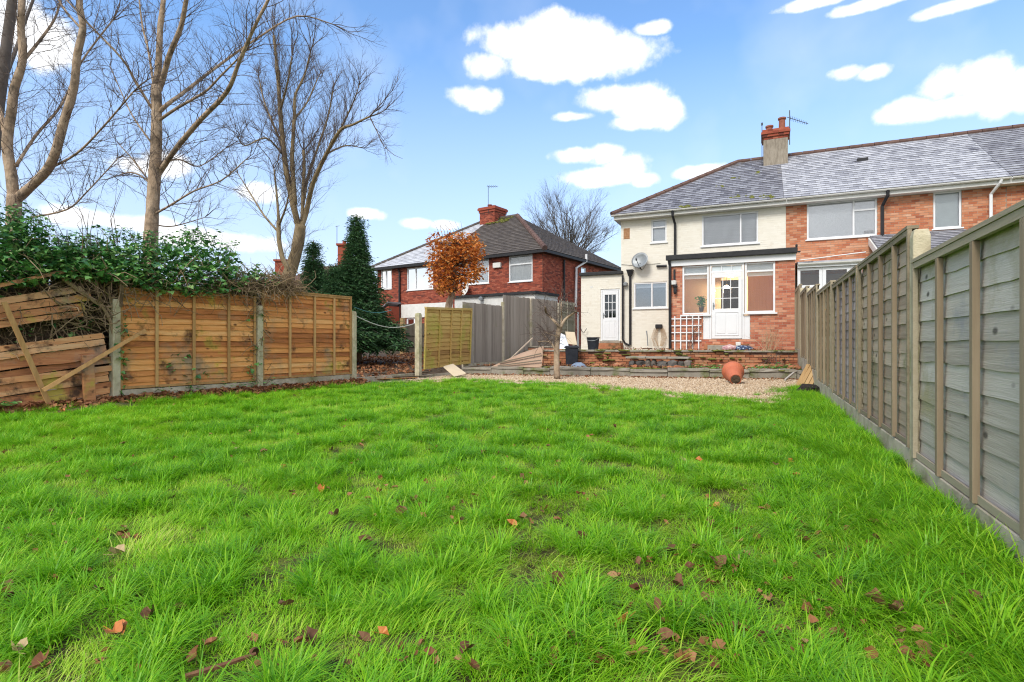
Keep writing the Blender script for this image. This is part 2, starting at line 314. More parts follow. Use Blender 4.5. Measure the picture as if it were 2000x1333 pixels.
M['ivy'] = leafmat('ivy_leaf', [(.03, .10, .035), (.07, .22, .055), (.15, .36, .085), (.34, .52, .18)], rough=.3, trans=.2, spec=.5)
M['conifer'] = leafmat('conifer_leaf', [(.025, .07, .03), (.055, .145, .05), (.11, .22, .075)], rough=.6, trans=.15)
M['beech'] = leafmat('beech_leaf', [(.36, .09, .02), (.64, .20, .035), (.76, .30, .06), (.68, .36, .12)], rough=.6, trans=.3)
M['grass'] = leafmat('grass_blade', [(.07, .22, .02), (.15, .42, .014), (.28, .58, .018), (.46, .66, .05), (.68, .64, .22)], rough=.4, trans=.4, instancer=True, spec=.3)
M['weed'] = leafmat('weed_leaf', [(.06, .2, .03), (.12, .32, .05), (.22, .42, .09)], rough=.45, trans=.25)
M['litter'] = leafmat('leaf_litter', [(.09, .035, .02), (.22, .085, .035), (.34, .15, .06), (.42, .26, .13)], rough=.7, trans=.1, instancer=True)
M['leaf_dead'] = pmat('dead_leaf', [(.05, .025, .015), (.15, .07, .035), (.30, .16, .08)], 30, attr=.5, rough=.8, bump=.3, bscale=80)
M['leaf_orange'] = pmat('orange_leaf', [(.42, .13, .03), (.55, .22, .06)], 30, attr=.4, rough=.5, bump=.3)
M['leaf_pale'] = pmat('pale_leaf', [(.42, .30, .15), (.52, .40, .22)], 30, attr=.4, rough=.6, bump=.3)
M['rope'] = pmat('rope', [(.42, .42, .38), (.58, .58, .54)], 30, rough=.8, bump=0)
M['rope_blue'] = pmat('rope_blue', [(.05, .22, .22), (.10, .32, .32)], 30, rough=.7, bump=0)
M['bin'] = pmat('bin_plastic', [(.012, .014, .02), (.028, .032, .042)], 6, rough=.45, bump=.1)
M['lid_blue'] = pmat('grey_blue_plastic', [(.14, .19, .27), (.26, .32, .41)], 9, rough=.4, bump=.1)
M['hose'] = pmat('hose_cable', [(.34, .22, .12), (.52, .38, .24)], 12, rough=.6, bump=.1, attr=.5)
M['tarp'] = pmat('white_plastic_sheet', [(.55, .60, .66), (.78, .80, .82)], 6, rough=.5, bump=.4, bscale=12)
M['tan_board'] = pmat('tan_board', [(.52, .42, .28), (.60, .50, .36)], 4, rough=.8, bump=.1)
M['char'] = pmat('charred_log', [(.008, .007, .007), (.03, .024, .02), (.07, .05, .04)], 12, rough=.9, bump=1, bscale=25, bdist=.03)
M['plant_green'] = leafmat('pot_plant_leaf', [(.05, .24, .04), (.10, .36, .08)], trans=.2)
M['alarm'] = pmat('alarm_box', [(.60, .58, .54), (.70, .68, .64)], 4, rough=.5, bump=0)
M['rust_vent'] = pmat('terracotta_vent', [(.30, .14, .06), (.46, .27, .15)], 14, rough=.9, bump=.4)
def fabric_stripe():
    m, nt, N, L, P = new_mat('printed_fabric_navy')
    tc = N.new('ShaderNodeTexCoord'); w = N.new('ShaderNodeTexVoronoi'); w.inputs['Scale'].default_value = 16; L.new(tc.outputs['Object'], w.inputs['Vector'])
    rp = ramp(N, [(0, .60, .66, .72), (.22, .45, .55, .66), (.42, .03, .05, .11), (1, .025, .04, .09)]); L.new(w.outputs['Distance'], rp.inputs[0]); L.new(rp.outputs[0], P.inputs['Base Color']); P.inputs['Roughness'].default_value = .9
    return m
M['fabric_navy'] = fabric_stripe()
M['fabric_pink'] = pmat('printed_fabric_pink', [(.26, .06, .10), (.50, .30, .30), (.68, .60, .55)], 14, rough=.9, bump=.2)
def emis(name, c, s):
    m, nt, N, L, P = new_mat(name); P.inputs['Base Color'].default_value = (*c, 1); P.inputs['Emission Color'].default_value = (*c, 1); P.inputs['Emission Strength'].default_value = s; return m
M['lamp_on'] = emis('lit_lamp_shade', (1, .72, .38), 4)

# ------------------------------------------------------------------ builders
def wpt(fc, t, z, off=0.0):
    n = Vector((fc.D.y, -fc.D.x)); q = fc.O + fc.D * t + n * off
    return Vector((q.x, q.y, z))
def fbox(mb, fc, t0, t1, z0, z1, o0, o1):            # a box on a facade: along, height, distance out of the wall
    vs = [wpt(fc, t, z, o) for t in (t0, t1) for o in (o0, o1) for z in (z0, z1)]
    return mb.add(vs, [(0, 1, 3, 2), (4, 6, 7, 5), (0, 4, 5, 1), (2, 3, 7, 6), (0, 2, 6, 4), (1, 5, 7, 3)])
def free_runs(t0, t1, za, zb, ops, frac=.35):
    cuts = [(max(a, t0), min(b, t1)) for (a, b, c, d) in ops if min(d, zb) - max(c, za) > frac * (zb - za) and b > t0 and a < t1]
    cuts.sort(); cur = t0; out = []
    for a, b in cuts:
        if a > cur + 1e-4: out.append((cur, a))
        cur = max(cur, b)
    if t1 > cur + 1e-4: out.append((cur, t1))
    return out
def wall(parent, fc, t0, t1, z0, z1, ops, thick, back, brick=None, bl=.225, bh=.075, gap=.010, proud=.006, n_ind=0, see=None, name='wall', rng=R):
    mb = MB(); zs = sorted({z0, z1, *[z for o in ops for z in o[2:] if z0 < z < z1]})
    for za, zb in zip(zs, zs[1:]):
        for a, b in free_runs(t0, t1, za, zb, ops, .5): fbox(mb, fc, a, b, za, zb, -thick, 0)
    w = obj(name, mb, back, parent)
    if not brick: return w
    items = []
    nrow = int((z1 - z0) / bh)
    for k in range(nrow):
        za = z0 + k * bh
        for a, b in free_runs(t0, t1, za, za + bh, ops):
            start = t0 + (k % 2) * bl / 2 - bl
            j = math.floor((a - start) / bl); x = start + j * bl
            while x < b - 1e-4:
                p, q = max(x, a), min(x + bl, b)
                if q - p > .03: items.append((p, q, za, rng.random()))
                x += bl
    full = lambda it: it[1] - it[0] > bl - .01
    ind = []
    if n_ind:
        cand = [i for i in items if full(i) and (see is None or see((i[0] + i[1]) / 2, i[2]))]
        cand.sort(key=lambda i: (wpt(fc, i[0], i[2]) - Vector((0, 0, CH))).length); ind = cand[:n_ind]
    s = set(ind); mb = MB()
    for it in items:
        if it in s: continue
        mb.rnd = it[3]; e = proud * (0.7 + .6 * it[3]); fbox(mb, fc, it[0] + gap / 2, it[1] - gap / 2, it[2] + gap / 2, it[2] + bh - gap / 2, -.004, e)
    if mb.f: obj('brickwork', mb, brick, w, kind='stuff')
    if ind:
        o2 = Face((0, 0), fc.D); var = []
        for k in range(8):
            m2 = MB(); m2.rnd = (k + .5) / 8; fbox(m2, o2, gap / 2, bl - gap / 2, gap / 2, bh - gap / 2, -.004, proud * (.7 + .08 * k)); me = m2.mesh('brick'); me.materials.append(brick); var.append(me)
        for it in ind:
            o = link('brick', var[int(it[3] * 8)], w); o.location = wpt(fc, it[0], it[2])
    return w
def window(parent, fc, t0, t1, z0, z1, cols=(1,), splits=None, fw=.055, glass='glass', back=None, sill=True, name='window', inset=.02, frame='white', slats=False, backoff=-.11):
    mb = MB(); o0, o1 = -.075 - inset, -inset
    fbox(mb, fc, t0, t1, z0, z0 + fw, o0, o1); fbox(mb, fc, t0, t1, z1 - fw, z1, o0, o1)
    fbox(mb, fc, t0, t0 + fw, z0 + fw, z1 - fw, o0, o1); fbox(mb, fc, t1 - fw, t1, z0 + fw, z1 - fw, o0, o1)
    tot = sum(cols); x = t0 + fw; inner = (t1 - t0 - 2 * fw); panes = []
    for i, c in enumerate(cols):
        x2 = x + inner * c / tot; a = x + (fw * .5 if i else 0); b = x2 - (fw * .5 if i < len(cols) - 1 else 0)
        if i < len(cols) - 1: fbox(mb, fc, x2 - fw * .5, x2 + fw * .5, z0 + fw, z1 - fw, o0, o1 + .004)
        sp = (splits or {}).get(i)
        if sp:
            zz = z0 + (z1 - z0) * sp; fbox(mb, fc, a, b, zz - fw * .5, zz + fw * .5, o0, o1 + .003)
            panes += [(a, b, z0 + fw, zz - fw * .5), (a, b, zz + fw * .5, z1 - fw)]
        else: panes.append((a, b, z0 + fw, z1 - fw))
        x = x2
    w = obj(name, mb, M[frame], parent, bevel=.006)
    for (a, b, c, d) in panes:
        g = MB(); fbox(g, fc, a, b, c, d, o0 + .03, o0 + .036); obj('pane', g, M[glass], w)
    if back:
        g = MB()
        if slats:
            n = int((z1 - z0) / .035)
            for k in range(n):
                zz = z0 + (z1 - z0) * k / n; g.rnd = R.random(); g.quad(wpt(fc, t0 + .02, zz, backoff + .012), wpt(fc, t1 - .02, zz, backoff + .012), wpt(fc, t1 - .02, zz + .034, backoff - .008), wpt(fc, t0 + .02, zz + .034, backoff - .008))
            fbox(g, fc, t0, t1, z0, z1, backoff - .04, backoff - .03)
        else: fbox(g, fc, t0, t1, z0, z1, backoff - .02, backoff)
        obj('curtain' if back == 'curtain' else 'blind', g, M[back], w)
    if sill:
        g = MB(); fbox(g, fc, t0 - .05, t1 + .05, z0 - .045, z0 - .002, -.06, .055); obj('sill', g, M['white'], w, bevel=.006)
    return w
def roof_plane(parent, A, B, C, Dp, mat, tw=.26, ex=.2, n_ind=0, name='roof', drop=.0):
    A, B, C, Dp = map(Vector, (A, B, C, Dp)); x = (B - A).normalized(); up = (Dp - A) - x * (Dp - A).dot(x); y = up.normalized(); n = x.cross(y)
    H = up.length; lx = (Dp - A).dot(x); W = (B - A).length; rx = (C - A).dot(x)
    mb = MB(); mb.prism([A - n * .05, B - n * .05, C - n * .05, Dp - n * .05], n * .045); r = obj(name, mb, mat, parent)
    rows = int(H / ex); ind = []; st = MB(); it = []
    for k in range(rows + 1):
        y0 = k * ex; f = min(1, (y0 + ex * .5) / H); a, b = lx * f, W + (rx - W) * f
        j = math.floor(a / tw); q = j * tw + (k % 2) * tw / 2 - tw
        while q < b:
            p0, p1 = max(q, a), min(q + tw, b)
            if p1 - p0 > .05: it.append((p0, p1, y0, R.random()))
            q += tw
    full = [i for i in it if i[1] - i[0] > tw - .01]; full.sort(key=lambda i: ((A + x * i[0] + y * i[2]) - Vector((0, 0, CH))).length); s = set(full[:n_ind])
    def tile(m2, o, w, j=0.0):
        l = ex * 1.3; t = .013; g = .006
        vs = [o + x * xx + y * yy + n * zz for xx in (g / 2, w - g / 2) for (yy, zz) in ((0, .018 + j), (0, .018 + t + j), (l, .0), (l, .006))]
        m2.add(vs, [(0, 1, 3, 2), (4, 6, 7, 5), (0, 4, 5, 1), (2, 3, 7, 6), (0, 2, 6, 4), (1, 5, 7, 3)])
    for i in it:
        if i in s: continue
        st.rnd = i[3]; tile(st, A + x * i[0] + y * min(i[2], H - ex * .6), i[1] - i[0], i[3] * .008)
    if st.f: obj('roof_tiles', st, mat, r, kind='stuff')
    if s:
        var = []
        for k in range(6):
            m2 = MB(); m2.rnd = (k + .5) / 6; tile(m2, Vector((0, 0, 0)), tw, k * .0014); me = m2.mesh('tile'); me.materials.append(mat); var.append(me)
        for i in s: o = link('tile', var[int(i[3] * 6)], r); o.location = A + x * i[0] + y * i[2]
    return r
def ridge_tiles(parent, a, b, mat, r=.11, step=.4, name='ridge_tile'):
    a, b = Vector(a), Vector(b); n = max(1, int((b - a).length / step)); d = (b - a) / n; mb0 = None
    for k in range(n):
        mb = MB(); mb.rnd = R.random(); p = a + d * k; mb.tube([p, p + d * .97], [r, r * .93], 8); obj(name, mb, mat, parent)
def pipe(parent, pts, r, mat, name='downpipe', n=8): 
    mb = MB(); mb.tube(pts, r, n); return obj(name, mb, mat, parent, smooth=False)
def scatter(name, pts, rot, scl, idx, tint, objs, label=None, cat=None, mat=None, kind='stuff', parent=None):
    pts = np.asarray(pts, dtype=np.float32); n = len(pts)
    me = bpy.data.meshes.new(name); me.vertices.add(n); me.vertices.foreach_set('co', pts.ravel())
    for nm, ty, arr, key in (('rot', 'FLOAT_VECTOR', rot, 'vector'), ('scl', 'FLOAT', scl, 'value'), ('idx', 'INT', idx, 'value'), ('tint', 'FLOAT', tint, 'value')):
        a = me.attributes.new(nm, ty, 'POINT'); a.data.foreach_set(key, np.asarray(arr, dtype=np.int32 if ty == 'INT' else np.float32).ravel())
    me.update(); o = link(name, me, parent)
    c = bpy.data.collections.new(name + '_pieces')
    for p in objs: c.objects.link(p)
    ng = bpy.data.node_groups.new(name, 'GeometryNodeTree')
    ng.interface.new_socket('Geometry', in_out='INPUT', socket_type='NodeSocketGeometry'); ng.interface.new_socket('Geometry', in_out='OUTPUT', socket_type='NodeSocketGeometry')
    N, L = ng.nodes, ng.links; gi = N.new('NodeGroupInput'); go = N.new('NodeGroupOutput'); ip = N.new('GeometryNodeInstanceOnPoints'); ci = N.new('GeometryNodeCollectionInfo')
    ci.inputs['Collection'].default_value = c; ci.inputs['Separate Children'].default_value = True; ci.inputs['Reset Children'].default_value = True; ip.inputs['Pick Instance'].default_value = True
    def na(nm, ty):
        q = N.new('GeometryNodeInputNamedAttribute'); q.data_type = ty; q.inputs['Name'].default_value = nm; return [s for s in q.outputs if s.enabled and s.name == 'Attribute'][0]
    L.new(gi.outputs[0], ip.inputs['Points']); L.new(ci.outputs[0], ip.inputs['Instance']); L.new(na('idx', 'INT'), ip.inputs['Instance Index']); L.new(na('rot', 'FLOAT_VECTOR'), ip.inputs['Rotation']); L.new(na('scl', 'FLOAT'), ip.inputs['Scale'])
    L.new(ip.outputs[0], go.inputs[0])
    md = o.modifiers.new('scatter', 'NODES'); md.node_group = ng
    if kind: o['kind'] = kind
    if label: o['label'] = label
    if cat: o['category'] = cat
    return o
def loose(name, mb, mat):                               # a piece for scatter(), in no scene collection
    me = mb.mesh(name); me.materials.append(mat); return bpy.data.objects.new(name, me)
def leaves(mb, pts, size, rng, shape='ivy', droop=.5, facing=None):
    for p in pts:
        s = rng.uniform(*size); a = rng.uniform(0, 6.283)
        d = Vector((math.cos(a), math.sin(a), -rng.uniform(0, 2 * droop)))
        if facing is not None: d += Vector(facing) * rng.uniform(0, .8)
        d.normalize(); side = d.cross(Vector((rng.uniform(-.5, .5), rng.uniform(-.5, .5), 1))).normalized(); nrm = side.cross(d); p = Vector(p); mb.rnd = rng.random()
        if shape == 'ivy':
            vs = [p, p + side * s * .55 + d * s * .25 + nrm * s * .12, p + side * s * .3 + d * s * .65 + nrm * s * .06, p + d * s * 1.05 - nrm * s * .1, p - side * s * .3 + d * s * .65 + nrm * s * .06, p - side * s * .55 + d * s * .25 + nrm * s * .12]
            mb.add(vs, [(0, 1, 2, 3), (0, 3, 4, 5)])
        else:
            w = .32 if shape == 'beech' else .12
            mb.add([p, p + side * s * w + d * s * .5 + nrm * s * .1, p + d * s, p - side * s * w + d * s * .5 + nrm * s * .1], [(0, 1, 2), (0, 2, 3)])
def hgt(x, y): return .030 * mnoise.noise((x * .9, y * .9, 0)) + .022 * mnoise.noise((x * 2.7, y * 2.7, 3))

# ------------------------------------------------------------------ ground, lawn, gravel, terrace, patio
ZT, ZP = .235, .68                                      # lower terrace, patio
g = MB(); g.quad((-900, -900, -.12), (900, -900, -.12), (900, 900, -.12), (-900, 900, -.12)); obj('ground', g, M['far_ground'], kind='structure', label='flat ground reaching to the horizon')
FENCE_X = 1.04
LEFT = [(-9.45, 2.0), (-8.95, 5.11), (-8.48, 7.33), (-8.19, 9.58), (-8.08, 12.0), (-7.95, 13.6)]
def left_x(y):
    for (x0, y0), (x1, y1) in zip(LEFT, LEFT[1:]):
        if y <= y1: return x0 + (x1 - x0) * (y - y0) / (y1 - y0)
    return LEFT[-1][0]
EDGE = [(-8.4, 9.2), (-7.8, 9.6), (-7.1, 10.9), (-6.4, 11.5), (-5.0, 11.5), (-3.8, 11.3), (-2.9, 10.9), (-2.0, 10.3), (-1.2, 9.75), (-.6, 9.5), (.2, 9.35), (.42, 9.9), (.55, 11.2), (.62, 12.3), (1.1, 12.6)]
def edge_y(x):
    for (x0, y0), (x1, y1) in zip(EDGE, EDGE[1:]):
        if x <= x1: return y0 + (y1 - y0) * (x - x0) / (x1 - x0)
    return EDGE[-1][1]
def sheet(x0, x1, y0, y1, st, zf):
    mb = MB(); nx, ny = int((x1 - x0) / st), int((y1 - y0) / st)
    vs = [(x0 + (x1 - x0) * i / nx, y0 + (y1 - y0) * j / ny) for j in range(ny + 1) for i in range(nx + 1)]
    mb.add([(x, y, zf(x, y)) for x, y in vs], [(j * (nx + 1) + i, j * (nx + 1) + i + 1, (j + 1) * (nx + 1) + i + 1, (j + 1) * (nx + 1) + i) for j in range(ny) for i in range(nx)])
    return mb
obj('lawn', sheet(-10, 1.1, -3, 13.4, .12, lambda x, y: hgt(x, y) - (.06 if y > edge_y(x) + .1 else 0)), M['turf'], kind='structure', smooth=True, label='lawn soil under the grass')
obj('gravel_path', sheet(-8.0, 1.0, 9.0, 15.6, .15, lambda x, y: .0 + .012 * mnoise.noise((x * 2, y * 2, 1)) - (.10 if y < edge_y(x) - .25 else 0)), M['gravel_bed'], kind='structure', smooth=True, label='strip of fine gravel bed between lawn and stone edging')
def nb_z(x, y): return .02 + max(0, (y - 9.5)) * .035 + .05 * mnoise.noise((x * .7, y * .7, 0)) - (.15 if x > -8.15 else 0)
obj('neighbour_garden', sheet(-26, -8.0, 2, 30, .5, nb_z), M['soil'], kind='structure', smooth=True, label='earth of the next garden rising behind the left fence')
# terrace behind the stone edging
KA, KB = Vector((-7.75, 13.7, 0)), Vector((1.0, 15.2, 0)); KD = (KB - KA).normalized(); KN = Vector((KD.y, -KD.x, 0))
RA, RB = Vector((-6.45, 15.91, 0)), Vector((1.0, 17.35, 0)); RD = (RB - RA).normalized()
mb = MB(); mb.prism([KA - KN * .12 + Vector((0, 0, -.05)), KB - KN * .12 + Vector((0, 0, -.05)), Vector((1.0, 19, -.05)), Vector((-7.9, 21.5, -.05))], (0, 0, ZT + .04)); obj('terrace', mb, M['soil'], kind='structure', label='earth and slab terrace between edging and brick wall')
mb = MB(); mb.prism([RA + Vector((0, .1, 0)), RB + Vector((0, .1, 0)), Vector((1.0, 21.3, 0)), Vector((-7.7, 21.3, 0)), Vector((-7.7, 18.2, 0))], (0, 0, ZP - .035)); obj('patio', mb, M['paving'], kind='structure', label='raised paved patio in front of the cream house')
# kerb stones
st = thing('stone_edging', 'low edging of long worn concrete slabs between gravel and terrace', 'edging', KA)
t = 0; LK = (KB - KA).length
while t < LK - .05:
    w = min(R.uniform(.75, 1.15), LK - t); a = KA + KD * t; hz = ZT + R.uniform(-.02, .03); mb = MB(); mb.rnd = R.random(); o = R.uniform(-.03, .03)
    M4 = Matrix.Translation(a + KN * o) @ Matrix.Rotation(math.atan2(KD.y, KD.x) + R.uniform(-.012, .012), 4, 'Z')
    n = 5; pts = []
    for i in range(n + 1):
        for (yy, zz) in ((0, -.06), (.0, hz - .07), (-.035, hz - .06), (-.03, hz), (.34, hz + .005), (.34, -.06)):
            pts.append(M4 @ Vector((w * i / n + (.006 if i == 0 else -.006 if i == n else 0), yy + R.uniform(-.012, .012), zz + (R.uniform(-.008, .008) if zz > 0 else 0))))
    mb.add(pts, [(i * 6 + k, i * 6 + (k + 1) % 6, (i + 1) * 6 + (k + 1) % 6, (i + 1) * 6 + k) for i in range(n) for k in range(6)] + [tuple(range(6)), tuple(n * 6 + k for k in range(5, -1, -1))])
    obj('stone', mb, M['paving'], st); t += w
# retaining wall, brick by brick
rw = thing('retaining_wall', 'low crumbling red brick retaining wall along the patio edge', 'wall', RA)
core = MB(); Mx = Matrix.Translation(RA) @ Matrix.Rotation(math.atan2(RD.y, RD.x), 4, 'Z'); LR = (RB - RA).length
core.box(0, LR, .03, .2, .1, ZP - .04, Mx); obj('core', core, M['mortar_red'], rw)
bv = []
for k in range(6):
    m2 = MB(); m2.rnd = (k + .5) / 6; m2.box(.006, .222, 0, .1, .006, .069); me = m2.mesh('brick'); me.materials.append(M['brick_old']); bv.append(me)
for row in range(6):
    z = ZT - .03 + row * .075; x = -(row % 2) * .115
    while x < LR - .1:
        if x > -.02 and not (row == 5 and R.random() < .45) and R.random() > .03:
            o = link('brick', R.choice(bv), rw); o.matrix_parent_inverse = Matrix.Translation(-RA)
            p = Mx @ Vector((x, R.uniform(-.018, .012), z)); o.location = p; o.rotation_euler = (R.uniform(-.02, .02), R.uniform(-.03, .03), math.atan2(RD.y, RD.x) + R.uniform(-.04, .04))
        x += .23
x = -.05
while x < LR:                                             # coping slabs
    w = R.uniform(.5, .9); m2 = MB(); m2.rnd = R.random(); m2.box(x + .005, min(x + w, LR) - .005, -.05 + R.uniform(-.02, .02), .42, ZP - .032, ZP + .012 + R.uniform(0, .012), Mx); obj('coping_slab', m2, M['paving'], rw, bevel=.01); x += w
# loose rubble step in front of the wall
def rock(mb, c, sx, sy, sz, rng, n=3, cube=0.0):
    import bmesh
    bm = bmesh.new(); bmesh.ops.create_icosphere(bm, subdivisions=2, radius=1); k = rng.uniform(0, 99)
    for v in bm.verts: v.co = v.co.lerp(v.co / max(abs(v.co.x), abs(v.co.y), abs(v.co.z)), cube)
    vs = [Vector(c) + Vector((v.co.x * sx, v.co.y * sy, v.co.z * sz)) * (1 + .35 * mnoise.noise(v.co * 1.3 + Vector((k, 0, 0)))) for v in bm.verts]
    mb.add(vs, [tuple(v.index for v in f.verts) for f in bm.faces]); bm.free()
stp = thing('stone_step', 'rough step of dark rubble stones below the patio wall', 'step', (-2.2, 16.0, ZT))
x = PY(1228, 711, 15.75).x; xe = PY(1346, 711, 15.75).x
while x < xe:
    w = R.uniform(.07, .19); mb = MB(); mb.rnd = R.random(); rock(mb, (x + w, 15.75 + R.uniform(-.05, .04), ZT + .09), w * .93, .15, .12 * R.uniform(.75, 1.1), R, cube=R.uniform(.45, .85)); obj('stone', mb, M['stone_dark'], stp); x += 2 * w * .9
p0, p1 = PY(1226, 700, 15.9), PY(1348, 700, 15.9)
for k in range(3):
    mb = MB(); mb.rnd = R.random(); a = p0.lerp(p1, k / 3); b = p0.lerp(p1, (k + 1) / 3 - .01); z = ZT + .24
    mb.prism([(a.x, 15.62 + R.uniform(-.05, .05), z), (b.x, 15.62 + R.uniform(-.05, .05), z), (b.x, 16.35, z), (a.x, 16.35, z)], (0, 0, .05)); obj('slab', mb, M['paving'], stp, bevel=.01)

# ------------------------------------------------------------------ the cream house
FH = Face((0, 21.3), (1, 0)); FE = Face((0, 18.8), (1, 0)); FO = Face((0, 21.22), (1, 0))
XL, XP, XP2 = FH.t(1213), FH.t(1535), 6.85
EZ, EY, RY, RZ, XR0 = 5.86, 20.95, 24.8, 8.44, -.82
house = thing('house', 'cream painted end house with grey mossy hipped slate roof', 'house', (XL, 21.3, ZP - .03))
def rect(fc, u0, u1, vt, vb, uref=None):
    ur = uref or u0; return (fc.t(u0), fc.t(u1), fc.z(ur, vb), fc.z(ur, vt))
WK = rect(FH, 1238, 1303, 553, 603); WS = rect(FH, 1272, 1302, 430, 475); WB = rect(FH, 1371, 1481, 422, 482); PASS = (FH.t(1386), FH.t(1452), 1.02, 3.2)
wall(house, FH, XL, XP - .003, ZP - .05, EZ - .12, [WK, WS, WB, PASS], .22, M['cream'], M['cream'], proud=.004, gap=.012)
mb = MB(); mb.box(XL, XL + .2, 21.55, 28.2, ZP - .05, EZ - .12); mb.box(XL + .2, XP, 28.0, 28.2, ZP - .05, EZ - .12); obj('rear_wall', mb, M['cream'], house)
window(house, FH, *WK, cols=(1.1, .9), back=None, glass='glass_refl'); window(house, FH, *WS, splits={0: .66}, back='blind_grey', glass='glass'); window(house, FH, *WB, cols=(1.45, .6), back='blind_grey', slats=True)
mb = MB(); fbox(mb, FH, WK[0] - .3, WK[1] + .3, WK[2] - .3, WK[3] + .3, -2.2, -2.1); fbox(mb, FH, WK[0] - .3, WK[0] - .25, WK[2] - .3, WK[3] + .3, -2.1, -.23); fbox(mb, FH, WK[1] + .25, WK[1] + .3, WK[2] - .3, WK[3] + .3, -2.1, -.23); fbox(mb, FH, WK[0] - .3, WK[1] + .3, WK[2] - .35, WK[2] - .3, -2.2, -.23); fbox(mb, FH, WK[0] - .3, WK[1] + .3, WK[3] + .3, WK[3] + .35, -2.2, -.23)
obj('kitchen_interior', mb, M['room_grey'], house)
mb = MB(); fbox(mb, FH, WK[0] + .05, WK[1] - .05, WK[3] - .2, WK[3] - .05, -.16, -.15); obj('kitchen_blind', mb, M['blind'], house)
EAV = 4.4 / 3.85
roof = roof_plane(house, (-5.2, EY, EZ), (.785, EY, EZ), (.785, RY, RZ), (XR0, RY, RZ), M['slate'], n_ind=300)
mb = MB(); mb.add([(-5.2, EY, EZ), (XR0, RY, RZ), (-5.2, 28.65, EZ), (.785, 28.65, EZ), (.785, RY, RZ)], [(0, 1, 2), (2, 1, 4, 3)]); obj('rear_roof_slopes', mb, M['slate'], house)
ridge_tiles(roof, (-5.2, EY, EZ + .03), (XR0, RY, RZ + .03), M['ridge']); ridge_tiles(roof, (XR0, RY, RZ + .03), (.78, RY, RZ + .03), M['ridge'])
mb = MB(); mb.box(-5.1, XP, EY + .02, EY + .05, EZ - .19, EZ - .02); mb.box(-5.1, XP, EY + .05, 21.3, EZ - .19, EZ - .165); mb.box(-5.13, -5.1, EY + .02, 28.4, EZ - .19, EZ - .02); mb.box(-5.1, XL, 21.3, 28.4, EZ - .19, EZ - .165); obj('fascia', mb, M['white_old'], house)
def gutter(parent, x0, x1, y, z, mat=M['white_old'], r=.06, name='gutter'):
    mb = MB(); prof = [(y + r * math.cos(a), z - r * math.sin(a)) for a in [math.pi * k / 6 for k in range(7)]]; pr2 = [(y + (r - .01) * math.cos(a), z - (r - .01) * math.sin(a)) for a in [math.pi * k / 6 for k in range(6, -1, -1)]]
    mb.prism([(x0, a, b) for a, b in prof + pr2], (x1 - x0, 0, 0)); return obj(name, mb, mat, parent)
gutter(house, -5.2, XP - .01, EY - .05, EZ - .02)
xp = FH.t(1318); pipe(house, [(xp - .03, EY - .05, EZ - .06), (xp - .03, EY - .03, EZ - .25), (xp + .02, 21.2, EZ - .5), (xp + .02, 21.2, FH.z(1318, 503))], .045, M['black'])
mo = MB()
for (u, v, n) in ((1340, 405, 16), (1440, 387, 5), (1470, 386, 6), (1495, 385, 5), (1500, 387, 6), (1430, 350, 4), (1410, 366, 4), (1480, 338, 4)):
    for k in range(n):
        p = PY(u + R.gauss(0, 7), v + R.gauss(0, 1.5), 21.2); sl = (RZ - EZ) / (RY - EY)
        dx, dy = ray2(u + R.gauss(0, 7)); # slide along the sight line to the roof slope
        kz = (VH - v + R.gauss(0, 1.5)) / F; s = (EZ - sl * EY - CH) / (kz - sl * dy); rock(mo, (dx * s, dy * s, CH + kz * s + .02), R.uniform(.03, .09), R.uniform(.03, .06), R.uniform(.025, .05), R)
obj('moss_clumps', mo, M['moss'], roof, kind='stuff')
# chimney on the party wall
ch = thing('chimney_stack', 'rendered chimney stack with red brick crown and two clay pots', 'chimney', (.6, 24.4, 7.7))
FC = Face((0, 24.05), (1, 0)); c0, c1 = FC.t(1491), FC.t(1539); zb, zt = FC.z(1515, 330), FC.z(1515, 271)
mb = MB(); mb.box(c0, c1, 24.05, 24.95, zb - .4, zt); obj('shaft', mb, M['render_grey'], ch, bevel=.02)
for k in range(4):
    e = (.0, .05, .09, .04)[k]; n = 5; 
    for i in range(n):
        w = (c1 - c0 + 2 * e) / n
        mb = MB(); mb.rnd = R.random(); mb.box(c0 - e + w * i + .006, c0 - e + w * (i + 1) - .006, 24.05 - e, 24.2, zt + .004 + k * .1, zt + .094 + k * .1); obj('brick', mb, M['brick_red'], ch)
    mb = MB(); mb.box(c0 - e + .01, c1 + e - .01, 24.21, 24.95 + e, zt + .002 + k * .1, zt + .1 + k * .1); mb.box(c0 - e + .01, c1 + e - .01, 24.05 - e + .015, 24.2, zt + .001 + k * .1, zt + .099 + k * .1); obj('crown_course', mb, M['brick_old'], ch)
for (u, h) in ((1503, .25), (1528, .5)):
    mb = MB(); x = FC.t(u); mb.lathe([(.12, 0), (.135, .03), (.12, .06), (.115, h - .08), (.15, h - .06), (.15, h), (.11, h), (.10, h - .2)], 14, Matrix.Translation((x, 24.4, zt + .4))); obj('chimney_pot', mb, M['potclay'], ch, smooth=False)
mb = MB(); mb.box(c0 - .06, c1 + .06, 23.97, 24.04, zb - .07, zb + .05); obj('flashing', mb, M['white_old'], ch)
